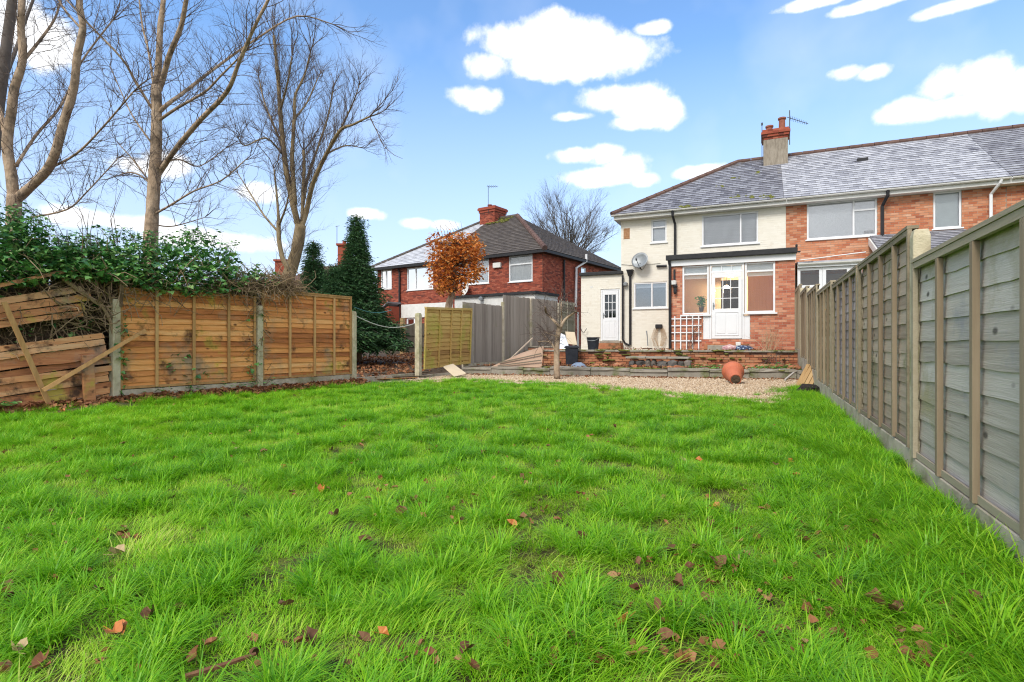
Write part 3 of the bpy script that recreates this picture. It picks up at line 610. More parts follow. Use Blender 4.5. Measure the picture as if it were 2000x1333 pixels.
def aerial(label, base, h, boom, mat=M['aerial'], nel=9, el=.3, tilt=0.0):
    b = Vector(base); t = thing('tv_aerial', label, 'aerial', base); top = b + Vector((0, 0, h)); bm_ = Vector(boom)
    mb = MB(); mb.tube([b, top], .018, 6); obj('mast', mb, mat, t)
    s = top - Vector((0, 0, .06 + .2 * tilt)); mb = MB(); mb.tube([s - bm_ * .15, s + bm_], .013, 5); obj('boom', mb, mat, t)
    side = bm_.cross(Vector((0, 0, 1))).normalized()
    for k in range(nel):
        q = s + bm_ * (.05 + .95 * k / nel); mb = MB(); ll = el * (1.25 - .5 * k / nel); mb.tube([q - side * ll / 2 - Vector((0, 0, ll * .2)), q + side * ll / 2 + Vector((0, 0, ll * .2))], .008, 4); obj('element', mb, mat, t)
    return t
aerial('tv aerial with angled comb boom on rendered chimney stack', (c1 + .06, 24.1, zt - .3), 1.35, (.65, .05, -.32), nel=10, el=.2, tilt=1.2)
mb = MB(); mb.tube([(c0 - .05, 24.1, zb), (c0 - .05, 24.1, zt + .65)], .014, 5); mb.tube([(c0 - .05, 24.1, zt + .62), (c0 - .05, 24.1, zt + .72)], .035, 6); obj('chimney_rod', mb, M['aerial'], label='thin rod with small knob at left edge of rendered chimney', cat='rod')
# fittings on the cream wall
def dish(label, u, v, dia, fc, mat=M['metal_grey'], tilt=-.25):
    p = fc.p(u, v, .28); t = thing('satellite_dish', label, 'satellite dish', fc.p(u, v + 8, 0)); n = Vector((fc.D.y + tilt * fc.D.x, -fc.D.x + tilt * fc.D.y, .30)).normalized()
    Mt = Matrix.Translation(p) @ n.to_track_quat('Z', 'Y').to_matrix().to_4x4(); r = dia / 2; mb = MB()
    mb.lathe([(.0, -.06), (r * .4, -.05), (r * .75, -.02), (r, .03), (r * 1.0, .045), (r * .75, -.005), (r * .4, -.035), (.0, -.045)], 22, Mt @ Matrix.Scale(1.08, 4, (1, 0, 0))); obj('reflector', mb, mat, t, smooth=True)
    mb = MB(); q = fc.p(u, v + 16, .02); mb.tube([q, fc.p(u, v + 15, .2), p + Vector((0, 0, -.1))], .018, 6); obj('bracket', mb, M['black'], t)
    mb = MB(); mb.tube([p - Vector((0, 0, r)), p + n * r * 1.1 - Vector((0, 0, r * .35))], .012, 5); mb.tube([p + n * r * 1.1 - Vector((0, 0, r * .45)), p + n * r * 1.1 - Vector((0, 0, r * .2))], .03, 8); obj('receiver_arm', mb, M['black'], t)
dish('grey satellite dish on the cream house wall', 1253, 511, .62, FH)
mb = MB(); a = FH.p(1218, 447); b = FH.p(1230, 467); fbox(mb, FH, a.x, b.x, b.z, a.z, .002, .012)
vt = obj('air_brick', mb, M['rust_vent'], house)
for k in range(5): mb = MB(); z = b.z + (a.z - b.z) * (k + .5) / 5; fbox(mb, FH, a.x + .02, b.x - .02, z - .012, z + .012, .008, .02); obj('louvre', mb, M['rust_vent'], vt)
pz = lambda u, v: FH.z(u, v)
pipe(house, [FH.p(1231.5, 536, .07), FH.p(1231.5, 600, .07), FH.p(1231.5, 674, .07)], .045, M['black']); mb = MB(); h = FH.p(1231.5, 533, .08); mb.add([h + Vector((sx * w, sy * w, dz)) for (w, dz) in ((.13, .10), (.06, -.14)) for sx, sy in ((-1, -1), (1, -1), (1, 1), (-1, 1))], [(0, 1, 5, 4), (1, 2, 6, 5), (2, 3, 7, 6), (3, 0, 4, 7), (4, 5, 6, 7), (0, 1, 2, 3)]); obj('hopper', mb, M['black'], house)
pipe(house, [FH.p(1217.5, 539, .12), FH.p(1217.5, 663, .12), FH.p(1222, 671, .09), FH.p(1231, 675, .09)], .038, M['black'])
pipe(house, [FH.p(1283, 521, .08), FH.p(1303, 520, .08)], .045, M['black'], name='waste_pipe')
pipe(house, [FH.p(1214, 517, .02), FH.p(1235, 519, .02), FH.p(1255, 528, .03), FH.p(1262, 518, .03), FH.p(1290, 515, .02)], .006, M['black'], name='cable', n=5)
mb = MB(); q = FH.p(1223, 556, .12); mb.lathe([(.03, -.08), (.08, -.05), (.09, .04), (.04, .08)], 10, Matrix.Translation(q)); obj('wall_lamp', mb, M['metal_grey'], house)

# outhouse
oh = thing('outhouse', 'small cream painted flat-roofed outhouse with half-glazed white door', 'outhouse', (-5.8, 21.22, ZP))
ox0, ox1 = FO.t(1135), XL + .06; oz = FO.z(1135, 540)
DO = (FO.t(1173), FO.t(1211), FO.z(1190, 666), FO.z(1190, 565))
wall(oh, FO, ox0, ox1, ZP - .05, oz, [DO], .2, M['cream'], M['cream'], proud=.004, gap=.012)
mb = MB(); mb.box(ox0, ox0 + .2, 21.43, 25.2, ZP - .05, oz); obj('side_wall', mb, M['cream'], oh)
mb = MB(); mb.box(ox0 - .06, ox1 + .03, 21.1, 25.3, oz, oz + .13); obj('roof', mb, M['felt'], oh, bevel=.02)
def glazed_door(parent, fc, t0, t1, z0, z1, cols, rows, gfrac0, gfrac1, transom=None, room='dark_room', fo=-.02):
    fw = .06; mb = MB(); o0, o1 = fo - .07, fo
    ztop = z1 if not transom else z0 + (z1 - z0) * transom
    fbox(mb, fc, t0, t0 + fw, z0, z1, o0, o1); fbox(mb, fc, t1 - fw, t1, z0, z1, o0, o1); fbox(mb, fc, t0 + fw, t1 - fw, z1 - fw, z1, o0, o1)
    if transom: fbox(mb, fc, t0 + fw, t1 - fw, ztop - .02, ztop + .04, o0, o1)
    d = obj('door', mb, M['white'], parent, bevel=.006)
    a, b = t0 + fw + .008, t1 - fw - .008; zt_ = (ztop - .026) if transom else z1 - fw - .006; H = zt_ - z0; ga, gb = z0 + H * gfrac0, z0 + H * gfrac1; s = .10; mb = MB(); p0, p1 = o0 + .02, o1 + .012
    fbox(mb, fc, a, b, z0 + .02, ga, p0, p1); fbox(mb, fc, a, b, gb, zt_, p0, p1); fbox(mb, fc, a, a + s, ga, gb, p0, p1); fbox(mb, fc, b - s, b, ga, gb, p0, p1)
    obj('leaf', mb, M['white'], d, bevel=.006)
    mb = MB(); pa, pb, c, e = a + s * .9, b - s * .9, z0 + .12, ga - .1                      # raised panel with moulding
    fbox(mb, fc, pa, pb, c, c + .025, p1, p1 + .014); fbox(mb, fc, pa, pb, e - .025, e, p1, p1 + .014); fbox(mb, fc, pa, pa + .025, c + .025, e - .025, p1, p1 + .014); fbox(mb, fc, pb - .025, pb, c + .025, e - .025, p1, p1 + .014)
    m_ = (pa + pb) / 2
    for (q0, q1) in ((pa + .06, m_ - .04), (m_ + .04, pb - .06)): fbox(mb, fc, q0, q1, c + .07, e - .07, p1 - .001, p1 + .010)
    obj('moulding', mb, M['white'], d, bevel=.005)
    gx0, gx1 = a + s, b - s
    for i in range(cols):
        for j in range(rows):
            x0 = gx0 + (gx1 - gx0) * i / cols; x1 = gx0 + (gx1 - gx0) * (i + 1) / cols; y0 = ga + (gb - ga) * j / rows; y1 = ga + (gb - ga) * (j + 1) / rows; g = MB(); fbox(g, fc, x0 + .008, x1 - .008, y0 + .008, y1 - .008, o0 + .04, o0 + .046); obj('pane', g, M['glass'], d)
    mb = MB()
    for i in range(1, cols): x = gx0 + (gx1 - gx0) * i / cols; fbox(mb, fc, x - .011, x + .011, ga, gb, o0 + .03, o1 + .005)
    for j in range(1, rows): y = ga + (gb - ga) * j / rows; fbox(mb, fc, gx0, gx1, y - .011, y + .011, o0 + .032, o1 + .003)
    obj('glazing_bars', mb, M['white'], d)
    if transom:
        for i in range(3):
            x0 = t0 + fw + (t1 - t0 - 2 * fw) * i / 3; x1 = t0 + fw + (t1 - t0 - 2 * fw) * (i + 1) / 3; g = MB(); fbox(g, fc, x0 + .01, x1 - .01, ztop + .042, z1 - fw - .002, o0 + .02, o0 + .026); obj('pane', g, M['frosted'], d)
            if i: g = MB(); fbox(g, fc, x0 - .0099, x0 + .0099, ztop + .041, z1 - fw - .001, o0 + .015, o1 - .002); obj('glazing_bars', g, M['white'], d)
    hb = MB(); hx = a + .05; fbox(hb, fc, hx - .018, hx + .018, ga - .02, ga + .2, p1, p1 + .012); fbox(hb, fc, hx - .01, hx + .1, ga + .11, ga + .135, p1 + .03, p1 + .05); fbox(hb, fc, hx - .01, hx + .01, ga + .11, ga + .135, p1 + .01, p1 + .04); obj('handle', hb, M['metal_grey'], d)
    return d
glazed_door(oh, FO, *DO, 3, 3, .46, .92)
mb = MB(); fbox(mb, FO, DO[0] - .1, DO[1] + .1, DO[2], DO[3], -1.2, -1.1); obj('interior', mb, M['dark_room'], oh)
mb = MB(); fbox(mb, FO, DO[0] - .03, DO[1] + .12, ZP - .02, DO[2] - .09, .0, .42); obj('door_step', mb, M['brick_old'], oh, bevel=.012); mb = MB(); fbox(mb, FO, DO[0], DO[1] + .06, DO[2] - .088, DO[2] - .002, .0, .2); obj('door_sill', mb, M['paving'], oh, bevel=.012)
mb = MB(); fbox(mb, FO, FO.t(1153), FO.t(1158), FO.z(1155, 563), FO.z(1155, 559), .002, .012); obj('vent', mb, M['white_old'], oh)
pipe(oh, [FO.p(1134, 640, .02), FO.p(1138, 648, .1), FO.p(1143, 650, .15), FO.p(1148, 642, .15)], .012, M['black'], name='hook', n=5)
# brick extension
ex = thing('brick_extension', 'flat-roofed red brick garden-room extension with white door between two windows', 'extension', (-.8, 18.8, ZP))
e0, e1 = FE.t(1308), FE.t(1553); ezt = FE.z(1308, 521)
WL = (FE.t(1333), FE.t(1384.5), FE.z(1358, 615), FE.z(1358, 520)); WR = (FE.t(1455), FE.t(1514), FE.z(1485, 611), FE.z(1485, 513)); DE = (FE.t(1386), FE.t(1453.5), FE.z(1418, 663), FE.z(1418, 515.5)); PL = (FE.t(1373.5), FE.t(1464.5), FE.z(1418, 663), FE.z(1358, 616.5))
wtop = max(WL[3], WR[3], DE[3]); WL = (*WL[:3], wtop); WR = (*WR[:3], wtop); DE = (*DE[:3], wtop)
wall(ex, FE, e0, e1, ZP - .1, wtop + .10, [WL, WR, DE, PL], .2, M['mortar'], M['brick_ext'], n_ind=300)
mb = MB(); mb.box(e0, e0 + .2, 19.01, 21.28, ZP - .1, wtop + .1); mb.box(e1 - .2, e1, 19.01, 21.28, ZP - .1, wtop + .1); obj('side_wall', mb, M['brick_ext'], ex)
mb = MB(); mb.box(e0 - .04, e1 + .02, 18.72, 18.78, wtop + .0, wtop + .22); obj('fascia', mb, M['white'], ex)
mb = MB(); mb.box(e0 - .1, e1 + .06, 18.62, 21.25, wtop + .225, wtop + .30); mb.box(e0 - .1, e1 + .06, 18.60, 18.70, wtop + .19, wtop + .36); mb.box(e1, e1 + .06, 18.6, 18.75, wtop + .36, wtop + .45); mb.box(e1 + .062, e1 + .14, 18.62, 18.70, wtop + .2, wtop + .25); obj('roof', mb, M['felt'], ex, bevel=.02)
pipe(ex, [(e0 - .0, 18.62, wtop + .2), (e0 + .02, 18.70, wtop + .02), (e0 + .02, 18.72, ZP)], .045, M['black'])
for Wn, nm in ((WL, 0), (WR, 1)):
    w = window(ex, FE, *Wn, splits={0: .82}, sill=False, inset=.0); sb = MB(); fbox(sb, FE, Wn[0] - .06, Wn[1] + .06, Wn[2] - .05, Wn[2] - .002, -.06, .08); obj('sill', sb, M['white'], w)
    z = Wn[2] + (Wn[3] - Wn[2]) * .82
    g = MB(); fbox(g, FE, Wn[0] + .05, Wn[1] - .05, z + .03, Wn[3] - .05, -.115, -.10); obj('top_blind', g, M['frosted'], w)
    g = MB(); fbox(g, FE, Wn[0] + .06, Wn[1] - .06, z - .14, z - .03, -.14, -.125); obj('roller_blind', g, M['blind'], w)
for (a, b) in ((PL[0], DE[0] - .002), (DE[1] + .002, PL[1])): mb = MB(); fbox(mb, FE, a, b, PL[2], WL[2] - .052, -.06, .006); obj('white_panel', mb, M['white'], ex, bevel=.006)
mb = MB(); fbox(mb, FE, WL[1] + .001, DE[0] - .001, WL[2] - .05, wtop, -.07, -.005); fbox(mb, FE, DE[1] + .001, WR[0] - .001, WR[2] - .05, wtop, -.07, -.005); obj('door_posts', mb, M['white'], ex)
glazed_door(ex, FE, *DE, 3, 3, .46, .93, transom=.89, fo=.015)
mb = MB(); fbox(mb, FE, PL[0] + .05, PL[1] - .02, ZP - .02, PL[2] - .14, .0, .28); obj('door_step', mb, M['brick_old'], ex, bevel=.012); mb = MB(); fbox(mb, FE, PL[0] + .18, DE[1] - .1, ZP - .01, PL[2] - .19, .29, .62); obj('door_step', mb, M['paving'], ex, bevel=.012)
# inside the garden room: plaster, timber, floor, lamp
mb = MB(); mb.box(e0 + .21, e1 - .21, 19.02, 21.27, ZP + .2, 1.0); obj('room_floor', mb, M['dark_room'], ex)
mb = MB(); mb.box(e0 + .21, e1 - .21, 19.02, 21.27, wtop + .12, wtop + .2); obj('room_ceiling', mb, M['room_grey'], ex)
mb = MB(); mb.box(e0 + .21, FE.t(1400), 20.9, 20.98, 1.0, wtop + .12); obj('room_wall', mb, M['room_grey'], ex)
xs = FE.t(1459); mb = MB(); mb.box(xs, e1 - .21, 20.2, 20.28, 1.0, wtop + .12); mb.box(xs, xs + .06, 20.29, 21.2, 1.0, wtop + .12); obj('timber_partition', mb, M['room_tan'], ex)
mb = MB(); mb.box(-2.6, 1, 24.4, 24.5, .9, 3.4); mb.box(-2.6, 1, 21.6, 24.4, .85, .95); mb.box(-2.6, 1, 21.6, 24.4, 3.35, 3.45); mb.box(-2.65, -2.6, 21.6, 24.4, .9, 3.4); mb.box(.8, .85, 21.6, 24.4, .9, 3.4); obj('back_room', mb, M['dark_room'], house)
lp = PY(1419, 563, 20.4); pl = thing('pendant_lamp', 'lit pendant lamp glowing behind the garden door panes', 'lamp', (lp.x, lp.y, lp.z))
mb = MB(); mb.lathe([(.03, .1), (.06, .09), (.13, .0), (.11, -.01), (.05, .07)], 14, Matrix.Translation(lp)); obj('shade', mb, M['lamp_on'], pl, smooth=True); mb = MB(); mb.tube([lp + Vector((0, 0, .1)), Vector((lp.x, lp.y, wtop + .12))], .006, 5); obj('cord', mb, M['black'], pl)
ll = bpy.data.lights.new('pendant_bulb', 'POINT'); ll.energy = 55; ll.color = (1, .66, .32); ll.shadow_soft_size = .08; lo = bpy.data.objects.new('pendant_bulb', ll); COL.objects.link(lo); lo.location = lp + Vector((.15, -.15, -.12)); lo.parent = pl; lo.matrix_parent_inverse = Matrix.Translation(-lp)
pp = thing('window_plant', 'leafy green pot plant on the sill inside left garden-room window', 'pot plant', PY(1370, 610, 19.05)); q = PY(1370, 606, 19.05)
mb = MB(); leaves(mb, [q + Vector((R.gauss(0, .06), R.gauss(0, .05), R.uniform(.12, .46))) for k in range(150)], (.07, .13), R, 'beech'); obj('foliage', mb, M['plant_green'], pp)
mb = MB(); mb.lathe([(.0, -.06), (.06, -.06), (.085, .09), (.07, .09), (.06, -.02)], 12, Matrix.Translation(q)); mb.tube([q, q + Vector((.01, 0, .3))], .01, 5); obj('pot', mb, M['dark_room'], pp)
fl = thing('wall_lantern', 'dark carriage wall lantern on brick beside the downpipe', 'wall lamp', FE.p(1317, 560, .02))
mb = MB(); fbox(mb, FE, FE.t(1315.5), FE.t(1319.5), FE.z(1317, 558), FE.z(1317, 527), .008, .03); obj('back_plate', mb, M['black'], fl)
mb = MB(); mb.lathe([(.035, -.32), (.055, -.27), (.05, -.12), (.085, -.08), (.05, 0)], 8, Matrix.Translation(FE.p(1319.5, 556, .1))); obj('lantern', mb, M['black'], fl); mb = MB(); mb.lathe([(.0, .0), (.08, .0), (.09, .13), (.0, .15)], 8, Matrix.Translation(FE.p(1317, 557, .11))); obj('glass_shade', mb, M['white_old'], fl)
# trellis
tr = thing('trellis', 'white square-grid garden trellis leaning on the brick extension', 'trellis', FE.p(1340, 682, .08))
ta, tb = FE.t(1310), FE.t(1370)
for k in range(4): mb = MB(); z = FE.z(1340, (623, 636.5, 650, 666)[k]); fbox(mb, FE, ta, tb, z - .018, z + .018, .045, .06); obj('rail', mb, M['white'], tr)
for k in range(5): mb = MB(); x = ta + .14 + (tb - ta - .22) * k / 4; fbox(mb, FE, x - .018, x + .018, ZP, FE.z(1340, 618), .061, .075); obj('slat', mb, M['white'], tr)
def twiggy(mb, p, d, L, r, lev, rng, up=.15, spread=.7, nch=5, seg=5, wob=.18, sides=4, shrink=.55):
    p = Vector(p); d = Vector(d).normalized(); pts = [p.copy()]; dirs = [d.copy()]
    for i in range(seg):
        d = (d + Vector((rng.gauss(0, wob), rng.gauss(0, wob), rng.gauss(0, wob) + up * .25))).normalized(); p = p + d * (L / seg); pts.append(p.copy()); dirs.append(d.copy())
    mb.rnd = rng.random(); mb.tube(pts, [r * (1 - .75 * i / seg) for i in range(seg + 1)], max(3, sides), cap=False)
    if lev <= 0: return
    for k in range(nch):
        f = rng.uniform(.2, .98); i = min(seg - 1, int(f * seg)); q = pts[i].lerp(pts[i + 1], f * seg - i); a = dirs[i].orthogonal().normalized(); a.rotate(Matrix.Rotation(rng.uniform(0, 6.283), 3, dirs[i])); nd = (dirs[i] + a * spread * rng.uniform(.6, 1.4) + Vector((0, 0, up))).normalized()
        twiggy(mb, q, nd, L * shrink * rng.uniform(.6, 1.2) * (1 - .3 * f), r * (1 - .7 * f) * .6, lev - 1, rng, up, spread, nch, max(3, seg - 1), wob, sides - 1, shrink)
cl = thing('bare_climber', 'bare thorny climber growing up through the white trellis', 'plant', FE.p(1345, 682, .1)); mb = MB()
for k in range(4): twiggy(mb, FE.p(1343 + 3 * k, 680, .1), (R.uniform(-.2, .2), 0, 1), 1.0, .014, 1, R, nch=5)
obj('stems', mb, M['twig'], cl)

# ------------------------------------------------------------------ terraced neighbours on the right
nb = thing('brick_terrace_house', 'orange brick terraced house with frosted grey roof next to cream house', 'house', (XP, 21.3, ZP - .03))
NW = (FH.t(1576), FH.t(1713), FH.z(1576, 469), FH.z(1576, 398)); NBW = (FH.t(1823), FH.t(1878), FH.z(1823, 448), FH.z(1823, 376))
see = lambda t, z: z > 2.9
wall(nb, FH, XP, XP2 - .003, ZP - .05, EZ - .15, [NW, NBW], .22, M['mortar'], M['brick_nb'], n_ind=300, see=lambda t, z: z > 3.4)
window(nb, FH, *NW, cols=(1.75, .8), splits={1: .70}, back='blind', glass='glass_refl'); w = window(nb, FH, *NBW, back='frosted', glass='glass')
rf = roof_plane(nb, (.79, EY, EZ), (XP2, EY, EZ), (XP2, RY, RZ), (.79, RY, RZ), M['slate_frost'], n_ind=300)
mb = MB(); mb.quad((.79, RY, RZ), (XP2, RY, RZ), (XP2, 28.65, EZ), (.79, 28.65, EZ)); obj('rear_roof_slope', mb, M['slate_frost'], nb)
ridge_tiles(rf, (.79, RY, RZ + .03), (XP2, RY, RZ + .03), M['ridge'])
sl = (RZ - EZ) / (RY - EY); dx, dy = ray2(1684); kz = (VH - 314) / F; s = (EZ - sl * EY - CH) / (kz - sl * dy); mb = MB(); mb.box(dx * s - .17, dx * s + .17, dy * s - .12, dy * s + .12, CH + kz * s - .1, CH + kz * s + .07); obj('roof_vent', mb, M['black'], rf)
mb = MB(); mb.box(XP + .003, XP2, EY + .02, EY + .05, EZ - .19, EZ - .02); mb.box(XP + .003, XP2, EY + .05, 21.3, EZ - .19, EZ - .165); obj('fascia', mb, M['white_old'], nb)
gutter(nb, XP + .01, XP2 - .02, EY - .05, EZ - .02)
xp = FH.t(1722); pipe(nb, [(xp + .1, EY - .05, EZ - .06), (xp + .1, EY - .03, EZ - .22), (xp, 21.2, EZ - .5), (xp, 21.2, 2.6)], .05, M['black'])
xp = FH.t(1933); pipe(nb, [(xp + .16, EY - .05, EZ - .06), (xp + .14, EY - .03, EZ - .15), (xp, 21.2, EZ - .42), (xp, 21.2, 3.6)], .045, M['white'])
mb = MB(); fbox(mb, FH, NW[0] + 1.68, NW[0] + 1.95, NW[2] + .1, NW[2] + .19, -.105, -.10); obj('window_sticker', mb, M['black'], nb)
n3 = thing('far_terrace_house', 'further terraced house with darker grey roof at right picture edge', 'house', (XP2, 21.3, ZP - .03))
wall(n3, FH, XP2, 11.5, ZP - .05, EZ - .15, [], .22, M['mortar'], M['brick_nb']); rf3 = roof_plane(n3, (XP2 + .005, EY, EZ), (11.5, EY, EZ), (11.5, RY, RZ), (XP2 + .005, RY, RZ), M['slate_dark']); ridge_tiles(rf3, (XP2, RY, RZ + .03), (11.5, RY, RZ + .03), M['ridge'])
mb = MB(); mb.quad((XP2, RY, RZ), (11.5, RY, RZ), (11.5, 28.65, EZ), (XP2, 28.65, EZ)); obj('rear_roof_slope', mb, M['slate_dark'], n3)
mb = MB(); mb.box(XP2, 11.5, EY + .02, EY + .05, EZ - .19, EZ - .02); mb.box(XP2, 11.5, EY + .05, 21.3, EZ - .19, EZ - .165); obj('fascia', mb, M['white_old'], n3); gutter(n3, XP2, 11.5, EY - .05, EZ - .02)
# neighbour's white conservatory behind the fence
FN = Face((0, 18.9), (1, 0)); cs = thing('conservatory', 'white framed lean-to conservatory behind the right fence', 'conservatory', (2.6, 18.9, ZP)); n0, n1 = e1 + .06, FN.t(1706); nz = FN.z(1560, 524)
w = window(cs, FN, n0 + .01, FN.t(1606), 1.7, nz, splits={0: .62}, sill=False, fw=.08); w = window(cs, FN, FN.t(1606) + .004, FN.t(1662), 1.7, nz, splits={0: .62}, sill=False, fw=.10); window(cs, FN, FN.t(1662) + .004, n1, 1.7, nz, splits={0: .62}, sill=False, fw=.08)
mb = MB(); fbox(mb, FN, n0 + .01, n1, ZP - .1, 1.698, -.15, -.02); obj('base_wall', mb, M['brick_nb'], cs)
mb = MB(); fbox(mb, FN, n0 + .02, n1, ZP, nz, -2.2, -2.1); obj('interior', mb, M['room_grey'], cs)
gutter(cs, n0 + .02, n1, 18.82, nz + .13, r=.07); mb = MB(); mb.box(n0 + .01, n1, 18.84, 18.9, nz + .004, nz + .16); obj('fascia', mb, M['white'], cs)
mb = MB(); mb.prism([(n0 + .01, 18.8, nz + .18), (n0 + .01, 21.28, nz + .42), (n0 + .01, 21.28, nz + .36), (n0 + .01, 18.8, nz + .12)], (n1 - n0, 0, 0)); obj('roof', mb, M['slate_frost'], cs)
pipe(cs, [(n0 + .05, 18.75, nz + .22), (n0 + .6, 18.78, nz + .26), (n0 + 1.0, 18.8, nz + .3), (n1 - .2, 18.8, nz + .36)], .014, M['white'], name='cable', n=5)
lt = thing('lean_to', 'lean-to with small slate roof below the bathroom window', 'extension', (4.5, 19, ZP)); FLT = Face((0, 18.9), (1, 0)); l0, l1 = FLT.t(1728), FLT.t(1945)
zb_, zt_ = 3.35, FH.z(1850, 452); rl = roof_plane(lt, (l0, 18.8, zb_), (l1, 18.8, zb_), (l1, 21.28, zt_), (l0, 21.28, zt_), M['slate_dark'], tw=.3)
wall(lt, FLT, l0 + .1, l1 - .1, ZP - .1, zb_ - .02, [], .2, M['mortar'], M['brick_nb']); mb = MB(); mb.prism([(l0, 18.75, zb_ - .05), (l0, 21.28, zt_ - .05), (l0, 21.28, zt_ - .28), (l0, 18.75, zb_ - .28)], (-.04, 0, 0)); obj('barge_board', mb, M['white_old'], lt)

# ------------------------------------------------------------------ red brick semi-detached house on the left
c_ = PD(1060, 600, 28.5); l_ = PD(737, 600, 35.7); C2, L2 = Vector((c_.x, c_.y)), Vector((l_.x, l_.y))
FR = Face(L2, C2 - L2); WRD = (C2 - L2).length; nR = Vector((FR.D.y, -FR.D.x)); FS = Face(C2, -nR); DEP = 10.0
RZ0, REZ, RRZ = .3, 5.8, 9.08
def rp(t, d, z): q = FR.O + FR.D * t - nR * d; return Vector((q.x, q.y, z))
rh = thing('red_brick_house', 'red brick semi-detached house with brown tiled hipped roof', 'house', rp(WRD / 2, 0, RZ0))
def rrect(f, u0, u1, vt, vb, ur=None): ur = ur or u0; return (f.t(u0), f.t(u1), f.z(ur, vb), f.z(ur, vt))
W1 = rrect(FR, 744, 765, 529, 566); W2 = rrect(FR, 795, 846, 525, 568); W3 = rrect(FR, 893, 955, 511, 558); W4 = rrect(FR, 994, 1040, 501, 552)
W5 = rrect(FR, 794, 812, 622, 650); SW = rrect(FS, 1135, 1145, 522, 538)
wall(rh, FR, 0, WRD, RZ0, REZ, [W1, W2, W3, W4, W5], .2, M['mortar_red'], M['brick_red'], proud=.008)
wall(rh, FS, .0, DEP, RZ0, REZ, [SW], .2, M['mortar_red'], M['brick_red'], proud=.008)
window(rh, FR, *W1, cols=(1, 1.2), back='curtain', fw=.07); window(rh, FR, *W2, cols=(.8, 1.7), back='blind', fw=.07); window(rh, FR, *W3, cols=(1, 1), back='blind', fw=.07); window(rh, FR, *W4, splits={0: .66}, back='curtain', fw=.07); window(rh, FR, *W5, back='dark_room', fw=.07); window(rh, FS, *SW, back='blind', fw=.05)
ov = .35; A = rp(-ov, -ov, REZ - .1); B = rp(WRD + ov, -ov, REZ - .1); Cc = rp(WRD - 5, 5, RRZ); Dd = rp(5, 5, RRZ); E = rp(WRD + ov, DEP + ov, REZ - .1); G = rp(-ov, DEP + ov, REZ - .1)
mid = 5.4; Am = rp(mid, -ov, REZ - .1); Dm = rp(mid, 5, RRZ)
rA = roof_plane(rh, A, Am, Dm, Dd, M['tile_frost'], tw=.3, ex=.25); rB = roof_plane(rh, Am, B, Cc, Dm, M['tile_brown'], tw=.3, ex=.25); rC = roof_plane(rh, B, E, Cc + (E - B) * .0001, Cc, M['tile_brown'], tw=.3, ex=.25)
mb = MB(); mb.add([A, Dd, G, E, Cc], [(0, 1, 2), (2, 1, 4, 3)]); obj('rear_roof_slopes', mb, M['tile_brown'], rh)
ridge_tiles(rA, A + Vector((0, 0, .03)), Dd + Vector((0, 0, .03)), M['tile_brown'], r=.13); ridge_tiles(rB, B + Vector((0, 0, .05)), Cc + Vector((0, 0, .05)), M['ridge'], r=.15); ridge_tiles(rB, Dd + Vector((0, 0, .03)), Cc + Vector((0, 0, .03)), M['tile_brown'], r=.13)
mo = MB()
for k in range(60): a = Cc.lerp(Dm, R.uniform(.1, 1)); q = a.lerp(Am.lerp(B, .25), R.uniform(0, .16)); rock(mo, q + Vector((0, 0, .05)), R.uniform(.05, .16), R.uniform(.05, .12), .04, R)
obj('moss_clumps', mo, M['moss'], rB, kind='stuff')
mb = MB(); fbox(mb, FR, -ov, WRD + ov, REZ - .24, REZ - .1, ov - .03, ov); fbox(mb, FR, -ov, WRD + ov - .03, REZ - .24, REZ - .215, 0.003, ov - .03); fbox(mb, FS, -ov + .03, DEP, REZ - .24, REZ - .1, ov - .03, ov); fbox(mb, FS, 0, DEP, REZ - .24, REZ - .215, .003, ov - .03); obj('black_fascia', mb, M['black'], rh)
pipe(rh, [FR.p(782, 527, .2), FR.p(782.5, 532, .1), FR.p(782, 632, .1)], .06, M['black']); pipe(rh, [FS.p(1099, 508, .1), FS.p(1099, 600, .1)], .06, M['black']); pipe(rh, [FS.p(1136, 498, .3), FS.p(1136, 512, .3), FS.p(1122, 524, .12), FS.p(1121, 600, .12)], .07, M['white'])
# its chimney
cb = rp(WRD - 6.2, 5, RRZ); FCc = Face((cb - Vector((nR.x, nR.y, 0)) * -.6).xy, FR.D); cq0, cq1 = FCc.t(937), FCc.t(966); cz1 = FCc.z(960, 403)
rc = thing('brick_chimney', 'squat red brick chimney stack on the red house roof', 'chimney', cb)
wall(rc, FCc, cq0, cq1, RRZ - 1.2, cz1 - .35, [], .3, M['mortar_red'], M['brick_red'], name='shaft', proud=.01)
FCs = Face(wpt(FCc, cq1, 0).xy, -nR); wall(rc, FCs, 0, 1.25, RRZ - 1.2, cz1 - .35, [], .3, M['mortar_red'], M['brick_red'], name='shaft_side', proud=.01)
for k, (e, a, b) in enumerate(((.05, -.35, -.2), (.11, -.2, -.05), (.07, -.05, .0))): mb = MB(); fbox(mb, FCc, cq0 - e, cq1 + e, cz1 + a + .002, cz1 + b, -1.25 - e, e); obj('corbel', mb, M['brick_red'], rc)
for k in range(3): mb = MB(); mb.lathe([(.12, 0), (.13, .12), (.16, .14), (.16, .2), (.1, .2)], 10, Matrix.Translation(wpt(FCc, (cq0 + cq1) / 2 + (k % 2) * .1, cz1, -.3 - .35 * k))); obj('chimney_pot', mb, M['potclay'], rc)
al = aerial('tall thin tv aerial with short arm on red house chimney', wpt(FCc, (cq0 + cq1) / 2 + .15, cz1 - .4, .07), 1.75, Vector((FR.D.x, FR.D.y, -.12)) * .8, nel=5, el=.25)
dish('pale satellite dish on the red brick house wall', 915, 567, .72, FR, M['alarm'], -.4)
